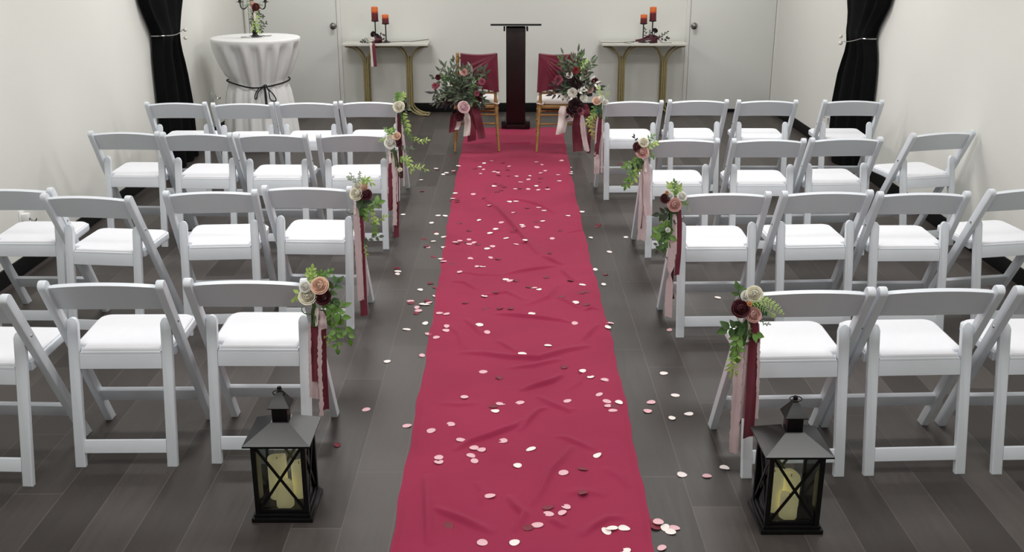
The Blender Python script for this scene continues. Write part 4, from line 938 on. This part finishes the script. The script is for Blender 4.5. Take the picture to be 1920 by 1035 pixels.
def holder(x, y, h, label, clabel, ch, side):
    z0 = .7765
    t = thing('candle_holder', label, 'candle holder', (x, y, z0), 0, 'black iron candle holders')
    bm = new(); lathe(bm, [(0, z0), (.047, z0), (.047, z0+.006), (.020, z0+.012), (.012, z0+.022), (0, z0+.023)], (x, y, 0), 24); obj('base', bm, 'iron', t)
    bm = new(); tube(bm, [(x, y, z0+.018), (x, y, z0+h-.006)], .0065, 10); obj('stem', bm, 'iron', t)
    bm = new(); lathe(bm, [(0, z0+h-.014), (.012, z0+h-.012), (.036, z0+h-.006), (.040, z0+h), (.040, z0+h+.004), (0, z0+h+.003)], (x, y, 0), 24); obj('drip_plate', bm, 'iron', t)
    zc = z0 + h + .0045; bm = new(); rr = .035
    lathe(bm, [(0, zc), (rr, zc), (rr*1.01, zc+.004), (rr, zc+ch*.5), (rr, zc+ch-.004), (rr*.9, zc+ch), (rr*.6, zc+ch-.006), (0, zc+ch-.008)], (x, y, 0), 28)
    c = obj('pillar_candle', bm, 'candle', None); tag(c, clabel, 'candle', 'orange and red pillar candles')
    bm = new(); tube(bm, [(x, y, zc+ch-.008), (x+.001, y, zc+ch+.008)], .0012, 5); obj('wick', bm, 'cord', c)
holder(-1.405, 11.20, .220, 'taller iron candle holder on the left console table', 'taller orange and red candle on the left console table', .138, 'L')
holder(-1.292, 11.17, .195, 'shorter iron candle holder on the left console table', 'shorter orange and red candle on the left console table', .086, 'L')
holder(1.519, 11.20, .220, 'taller iron candle holder on the right console table', 'taller orange and red candle on the right console table', .136, 'R')
holder(1.420, 11.17, .195, 'shorter iron candle holder on the right console table', 'shorter orange and red candle on the right console table', .086, 'R')
r = random.Random(9)
z = Zm(560,0,4.704,11.09); f = lambda a, b, dy=0: z(a, b, dy)
t = thing('dark_rose_stem', 'near black rose stem with hanging ribbon lying across the left console table', 'artificial flower', f(700,380), 0, 'dark rose stems on the console tables')
bm = new(); tube(bm, bez([f(600,378), f(700,378), f(900,366), f(1000,365), f(1148,347)], 24), .0032, 6); obj('stem', rest(bm), 'twig', t)
bm = new(); rose(bm, f(655,300,-.01), .028, (-.5, -1, .4), r); rose(bm, f(690,310,.0), .022, (.3, -.6, .8), r); obj('rose_bloom', rest(bm), 'rose_black', t, smooth=180)
bm = new(); sprig(bm, [f(690,320), f(720,310), f(745,300), f(760,360)], 6, .035, .018, r); obj('leaf_sprig', rest(bm), 'leaf_black', t, smooth=180)
bm = new(); sprig(bm, [f(620,378), f(590,362), f(560,366)], 7, .030, .020, r); obj('leaf_sprig', rest(bm), 'leaf_black', t, smooth=180)
bm = new(); sprig(bm, [f(640,370), f(610,355), f(600,345)], 5, .026, .018, r); obj('leaf_sprig', rest(bm), 'leaf_grey', t, smooth=180)
bm = new()
for k in range(4): ribbon(bm, [f(676+k*12,318,-.02+.01*k), f(690+k*10,350,-.03+.012*k), f(680+k*13,384,-.02+.01*k)], .040, r, 0, None, .2)
obj('ribbon_knot', rest(bm), 'dark_ribbon', t, smooth=180)
xr1 = f(668,400).x; zr1 = z(681,588,-.085).z; xr2 = f(648,400).x
bm = new(); ribbon(bm, [(xr1-.01, 11.06, .784), (xr1-.006, 11.025, .786), (xr1, 11.008, .772), (xr1+.006, 11.005, .66), (xr1+.012, 11.004, zr1)], .033, r, 0, None, .05); obj('ribbon', rest(bm), 'burg_ribbon', t, smooth=180)
bm = new(); ribbon(bm, [(xr2, 11.05, .783), (xr2, 11.022, .785), (xr2, 11.006, .770), (xr2+.003, 11.011, .66), (xr2+.006, 11.012, zr1)], .024, r, .1, None, .04); obj('ribbon', rest(bm), 'cream_ribbon', t, smooth=180, label='cream ribbon tail')
bm = new(); ribbon(bm, [f(612,340,-.01), f(640,350,-.02), f(668,345,-.02)], .03, r, 0, None, .1, (0, 0, 1)); obj('ribbon', rest(bm), 'cream_ribbon', t, smooth=180, label='cream ribbon loop')
z = Zm(1120,0,4.704,11.09); f = lambda a, b, dy=0: z(a, b, dy)
t = thing('dark_rose_stem', 'near black rose stem with arched maroon ribbon lying across the right console table', 'artificial flower', f(490,380), 0, 'dark rose stems on the console tables')
bm = new(); tube(bm, bez([f(35,374), f(150,376), f(230,374), f(330,366), f(440,372)], 24), .0032, 6); tube(bm, bez([f(230,374,-.02), f(280,382,-.05), f(330,368,-.03)], 10), .0025, 6)
tube(bm, bez([f(540,345), f(570,375), f(600,380), f(655,378)], 14), .003, 6); tube(bm, bez([f(530,350), f(570,320), f(612,284)], 12), .003, 6); obj('stem', rest(bm), 'twig', t)
bm = new(); rose(bm, f(510,268,-.02), .027, (.3, -1, .8), r); obj('rose_bloom', rest(bm), 'rose_black', t, smooth=180)
bm = new(); tube(bm, bez([f(495,350), f(500,310), f(508,285,-.02)], 8), .0035, 6); sprig(bm, [f(430,320), f(425,290), f(420,262)], 4, .03, .012, r); sprig(bm, [f(470,310), f(468,295), f(465,280)], 3, .022, .014, r); obj('leaf_sprig', rest(bm), 'leaf_black', t, smooth=180)
bm = new(); sprig(bm, [f(545,335), f(580,305), f(612,285)], 6, .030, .014, r); sprig(bm, [f(560,360), f(590,345), f(615,340)], 3, .034, .024, r); obj('leaf_sprig', rest(bm), 'leaf_black', t, smooth=180)
bm = new(); ribbon(bm, [f(335,358), f(390,352), f(440,325), f(490,318), f(545,338)], .030, r, 0, None, .15, (0, .2, 1)); ribbon(bm, [f(380,362), f(430,345), f(480,340), f(520,350)], .03, r, 0, None, .15, (0, .2, 1)); obj('ribbon', rest(bm), 'dark_ribbon', t, smooth=180)
bm = new()
for k in range(4): ribbon(bm, [f(472+k*12,320,-.02+.01*k), f(484+k*10,350,-.03+.012*k), f(474+k*13,384,-.02+.01*k)], .040, r, 0, None, .2)
obj('ribbon_knot', rest(bm), 'dark_ribbon', t, smooth=180)

# ------------------------------------------------------------------ cocktail table with tied white cloth
TX, TY, TR = -2.317, 9.70, .402
t = thing('cocktail_table', 'tall round cocktail table under a white cloth in the left corner', 'table', (TX, TY, 0))
bm = new(); lathe(bm, [(0, .945), (TR-.012, .945), (TR-.008, .955), (TR-.012, .968), (0, .968)], (TX, TY, 0), 48); obj('table_top', bm, 'stone', t)
bm = new(); tube(bm, [(TX, TY, .03), (TX, TY, .945)], .035, 16); obj('pole', bm, 'black_metal', t)
bm = new(); lathe(bm, [(0, 0), (.36, 0), (.36, .012), (.10, .03), (0, .04)], (TX, TY, 0), 36); obj('base', bm, 'black_metal', t)
bm = new(); rows = []; NS = 220
prof = [(0.0,.9755),(.5,.9760),(.93,.9755),(.985,.9735),(1.0,.968),(1.002,.955),(1.0,.940),(.97,.905),(.93,.86),(.875,.79),(.80,.71),(.735,.645),(.685,.612),(.662,.594),(.66,.580),(.662,.566),(.685,.545),(.735,.49),(.77,.40),(.80,.30),(.825,.20),(.845,.11),(.855,.045)]
rr_ = random.Random(3); ph = [rr_.uniform(0, 6.28) for _ in range(6)]
for i, (f_, zz) in enumerate(prof):
    if f_ == 0: continue
    row = []
    for k in range(NS):
        a = 2*PI*k/NS
        fold = math.sin(15*a + ph[0] + 1.1*math.sin(3*a + ph[1]) + .5*math.sin(2*a))
        fold = math.copysign(abs(fold)**.6, fold); fine = math.sin(31*a + ph[2] + 1.5*math.sin(5*a))
        g = 0 if zz > .935 else min(1, (.94 - zz)/.07)
        amp = (.030 + .034*min(1, max(0, zz - .60)/.12)) if zz > .56 else .030 + .03*(.56 - zz)
        rad = TR*f_*(1 + g*(amp*fold*1.15 + .014*fine)) - g*.008
        dz = (.012*math.sin(2*a + .8) - .018*math.exp(-((a - 4.77)/.5)**2)) if .5 < zz < .63 else 0
        hem = .022*math.sin(a*2 + 5.2) + .012 if zz < .1 else 0
        row.append(Vector((TX + rad*math.cos(a), TY + rad*math.sin(a), zz + dz + hem)))
    rows.append(row)
V = grid(bm, rows, True); bm.faces.new(V[0][::-1])
cl = obj('tablecloth', bm, 'linen', None, smooth=70); tag(cl, 'white floor length cloth gathered round the cocktail table', 'tablecloth')
bm = new(); n = 60; rad = TR*.66 + .0195
tube(bm, [(TX + rad*math.cos(2*PI*k/n), TY + rad*math.sin(2*PI*k/n), .580 + .012*math.sin(4*PI*k/n + .8) - .018*math.exp(-((2*PI*k/n - 4.77)/.5)**2)) for k in range(n)], .0075, 8, closed=True)
z = Zm(390,110,6.47,TY - rad - .012); f = lambda a, b, dy=0: z(a, b, dy)
for P in ([(690,330),(620,360),(575,430),(570,485),(590,480),(600,420),(640,370),(690,335)], [(700,330),(740,380),(790,430),(825,490),(815,515),(760,500),(742,430),(735,385),(700,335)], [(680,340),(690,420),(700,540),(702,640)], [(690,340),(705,430),(716,540),(722,660)], [(672,328),(700,318),(712,335),(690,350),(672,335)]):
    tube(bm, bez([f(a, b, -.002*i - max(0, b - 325)/330*.075) for i, (a, b) in enumerate(P)][:], 30), .0055, 6)
o = obj('tie_cord', bm, 'cord', None, smooth=180); tag(o, 'black cord tied in a bow round the white tablecloth', 'cord')
# candelabra
cx, cy, z0 = -2.318, 9.70, .9762
t = thing('candelabra', 'black two armed candelabra wrapped in flowers on the cocktail table', 'candelabra', (cx, cy, z0))
bm = new(); lathe(bm, [(0, z0), (.062, z0), (.062, z0+.006), (.030, z0+.014), (.020, z0+.030), (.030, z0+.048), (.022, z0+.066), (.010, z0+.078), (.010, z0+.2), (.014, z0+.21), (.009, z0+.22), (.009, z0+.42), (0, z0+.42)], (cx, cy, 0), 20); obj('stem', bm, 'iron', t)
for s in (-1, 1):
    bm = new(); P = [(cx + s*.012, cy, z0+.36)] + [(cx + s*(.012 + .055*(1-math.cos(a))*1.0), cy, z0 + .30 + .06*math.cos(a) - .05*math.sin(a)*0) for a in []]
    tube(bm, bez([(cx + s*.01, cy, z0+.27), (cx + s*.040, cy, z0+.285), (cx + s*.062, cy, z0+.262), (cx + s*.085, cy, z0+.248), (cx + s*.108, cy, z0+.262), (cx + s*.116, cy, z0+.31)], 24), .0055, 8); obj('arm', bm, 'iron', t)
    bm = new(); lathe(bm, [(0, z0+.300), (.010, z0+.302), (.012, z0+.306), (.030, z0+.310), (.030, z0+.313), (.013, z0+.315), (.011, z0+.34), (.015, z0+.36), (0, z0+.36)], (cx + s*.116, cy, 0), 18); obj('candle_cup', bm, 'iron', t)
r = random.Random(21); z = Zm(390,0,7.96,9.64); f = lambda a, b, dy=0: z(a, b, dy)
t = thing('candelabra_flowers', 'garland with brown red rose and pale greenery wound down the candelabra', 'garland', (cx, cy - .05, z0 + .25))
bm = new(); rose(bm, f(712,105,-.03), .034, (.1, -1, .4), r); obj('rose', bm, 'rose_brown', t, smooth=180)
bm = new(); rose(bm, f(660,60,-.01), .026, (-.3, -1, .5), r); obj('rose', bm, 'rose_peach', t, smooth=180, label='peach rose')
for P, n_, L, mt in (([(700,180),(660,220),(650,290),(650,350)],12,.030,'leaf_olive'), ([(740,180),(770,240),(780,320),(800,400),(800,470)],15,.030,'leaf_olive'), ([(720,180),(730,300),(740,400),(760,470)],13,.032,'leaf_lime'), ([(700,200),(680,320),(660,430)],11,.030,'leaf_lime'), ([(640,60),(590,50),(550,80)],8,.03,'leaf_grey'), ([(760,60),(790,70),(800,100)],7,.028,'leaf_grey'), ([(650,40),(640,10),(660,-20)],8,.03,'leaf_olive'), ([(740,160),(800,240),(830,245)],8,.024,'leaf_olive'), ([(790,420),(830,380),(860,340)],4,.03,'leaf_olive'), ([(650,130),(630,160),(640,200)],6,.03,'leaf_grey')):
    bm = new(); sprig(bm, [f(a, b, r.uniform(-.02, .02)) for a, b in P], n_, L, L*.5, r); obj('leaf_sprig', bm, mt, t, smooth=180)
bm = new(); ribbon(bm, [f(690,180,-.02), f(700,240,-.03), f(705,310,-.02)], .022, r); obj('ribbon', bm, 'cream_ribbon', t, smooth=180)
t = thing('cake_knife', 'silver cake knife lying beside the candelabra on the white tablecloth', 'knife', (-2.40, 9.62, .978))
a, b = Vector((-2.425, 9.60, .984)), Vector((-2.335, 9.615, .984))
bm = new(); tube(bm, [a, a.lerp(b, .5), b], [.0045, .0055, .004], 8); obj('handle', bm, 'chrome', t)
bm = new(); prism(bm, [(-2.335, 9.606), (-2.24, 9.618), (-2.215, 9.632), (-2.335, 9.626)], lambda x, y, zz: Vector((x, y, zz)), .982, .984); obj('blade', bm, 'chrome', t)
bm = new(); lathe(bm, [(0, .9768), (.03, .977), (.05, .984), (.053, .986), (.03, .980), (0, .9795)], (-2.235, 9.80, 0), 24); o = obj('saucer', bm, 'china', None); tag(o, 'small white saucer behind the candelabra on the cocktail table', 'saucer')

# ------------------------------------------------------------------ curtains
def curtain(xw, s, label, tlabel, tie_px, edges):
    """gathered drape against a side wall; s = +1 when the room lies to +x"""
    bm = new(); rows = []; NU = 120
    zs = [0.012, .06, .2, .35, .5, .62, .74, .85, .94, 1.02, 1.07, 1.10, 1.13, 1.18, 1.26, 1.36, 1.5, 1.7, 1.95, 2.2, 2.45, 2.62]
    for zz in zs:
        y0 = float(np.interp(zz, [e[0] for e in edges], [e[1] for e in edges])); y1 = float(np.interp(zz, [e[0] for e in edges], [e[2] for e in edges]))
        g = math.exp(-((zz - 1.10)/.10)**2); amp = .026 - .018*g; row = []
        for k in range(NU+1):
            u = k/NU; a = u*2*PI*3.2 + 1.2*math.sin(u*6 + s) + .35*math.sin(zz*2.2)
            row.append(Vector((xw + s*(.075 + .030*g + amp*math.sin(a) + .012*math.sin(u*PI)), y0 + (y1 - y0)*u, zz)))
        for k in range(NU, -1, -1):                                    # rear face of the folded cloth
            u = k/NU
            row.append(Vector((xw + s*(.022 + .004*math.sin(u*20)), y0 + (y1 - y0)*u, zz)))
        rows.append(row)
    V = grid(bm, rows, True); bm.faces.new(V[0][::-1]); bm.faces.new(V[-1])
    o = obj('curtain', bm, 'velvet', None, smooth=80); tag(o, label, 'curtain', 'black curtains on the side walls')
    (ya, za), (yb, zb) = tie_px
    t = thing('curtain_tieback', tlabel, 'curtain tieback', (xw + s*.10, (ya+yb)/2, (za+zb)/2), 0, 'silver curtain tiebacks')
    bm = new(); P = []
    for i in range(17):
        u = i/16; P.append((xw + s*(.138 + .016*math.sin(u*PI)), ya + (yb - ya)*u, za + (zb - za)*u - .012*math.sin(u*PI)))
    P = [(xw + s*.03, ya - .024, za), (xw + s*.10, ya - .024, za)] + P + [(xw + s*.148, yb + .008, zb)]
    tube(bm, bez(P, 40), .0042, 6); obj('tie_wire', bm, 'chrome', t)
    return t, P
eL = [(0,8.33,9.05),(.5,8.335,9.045),(.80,8.335,8.96),(.95,8.34,8.875),(1.05,8.36,8.82),(1.10,8.37,8.82),(1.16,8.34,8.87),(1.25,8.26,8.95),(1.38,8.15,9.05),(1.7,8.05,9.15),(2.62,7.98,9.25)]
t, P = curtain(XL, 1, 'black curtain tied back on the left wall', 'silver wire tieback round the left black curtain', ((8.362, 1.115), (8.795, 1.12)), eL)
for c, rr in (((XL+.164, 8.79, 1.122), .016), ((XL+.160, 8.79, 1.056), .015)):
    bm = new(); bmesh.ops.create_uvsphere(bm, u_segments=14, v_segments=10, radius=rr, matrix=Matrix.Translation(c)); obj('pearl_end', bm, 'pearl', t, smooth=180)
eR = [(0,8.18,9.04),(.25,8.19,9.05),(.5,8.19,9.035),(.75,8.18,8.955),(.90,8.19,8.86),(1.0,8.22,8.775),(1.06,8.26,8.755),(1.10,8.28,8.765),(1.16,8.26,8.79),(1.25,8.17,8.85),(1.38,8.03,8.93),(1.7,7.9,9.0),(2.62,7.8,9.1)]
t, P = curtain(XR, -1, 'black curtain tied back on the right wall', 'silver wire tieback round the right black curtain', ((8.27, 1.10), (8.725, 1.035)), eR)
for c, rr in (((XR-.164, 8.715, 1.074), .015), ((XR-.162, 8.71, 1.022), .017)):
    bm = new(); bmesh.ops.create_uvsphere(bm, u_segments=14, v_segments=10, radius=rr, matrix=Matrix.Translation(c)); obj('pearl_end', bm, 'pearl', t, smooth=180)

# ------------------------------------------------------------------ wall outlets with a plug and chrome holder
for x, y, zz, s, lab in ((XL, 5.85, .305, 1, 'white outlet plate with chrome fitting low on the left wall'), (XR, 9.33, .295, -1, 'white outlet plate with chrome fitting low on the right wall'), (XL, 9.95, .38, 1, 'white outlet plate with chrome fitting beside the cocktail table')):
    t = thing('wall_outlet', lab, 'outlet', (x, y, zz), 0, 'outlet plates on the side walls')
    xs = lambda a, b: (min(x + s*a, x + s*b), max(x + s*a, x + s*b))
    a, b = xs(0, .007); bm = new(); box(bm, (a, y-.036, zz-.058), (b, y+.036, zz+.058), .003); obj('cover_plate', bm, 'china', t)
    a, b = xs(.006, .045); bm = new(); box(bm, (a, y-.022, zz-.005), (b, y+.022, zz+.040), .008); obj('plug_body', bm, 'china', t)
    bm = new(); tube(bm, bez([(x + s*.035, y, zz+.012), (x + s*.050, y, zz+.004), (x + s*.064, y, zz-.006), (x + s*.078, y, zz-.004), (x + s*.086, y, zz+.008)], 16), [.008]*4 + [.005]*13, 8); obj('chrome_arm', bm, 'chrome', t)

# ------------------------------------------------------------------ light: ceiling panels
for yy, en in ((.3, 25), (2.75, 27), (5.2, 30), (7.65, 35), (10.0, 29)):
    for xx in (-1.45, 1.45):
        ld = bpy.data.lights.new('ceiling_panel', 'AREA'); ld.shape = 'RECTANGLE'; ld.size = 1.1; ld.size_y = .6; ld.energy = en; ld.color = (1.0, .995, .975)
        lo = bpy.data.objects.new('ceiling_panel', ld); lo.location = (xx, yy, ZC - .02); COL.objects.link(lo)
wd = bpy.data.worlds.new('world'); sc.world = wd; wd.use_nodes = True
wd.node_tree.nodes['Background'].inputs[0].default_value = (.8, .8, .8, 1); wd.node_tree.nodes['Background'].inputs[1].default_value = .15
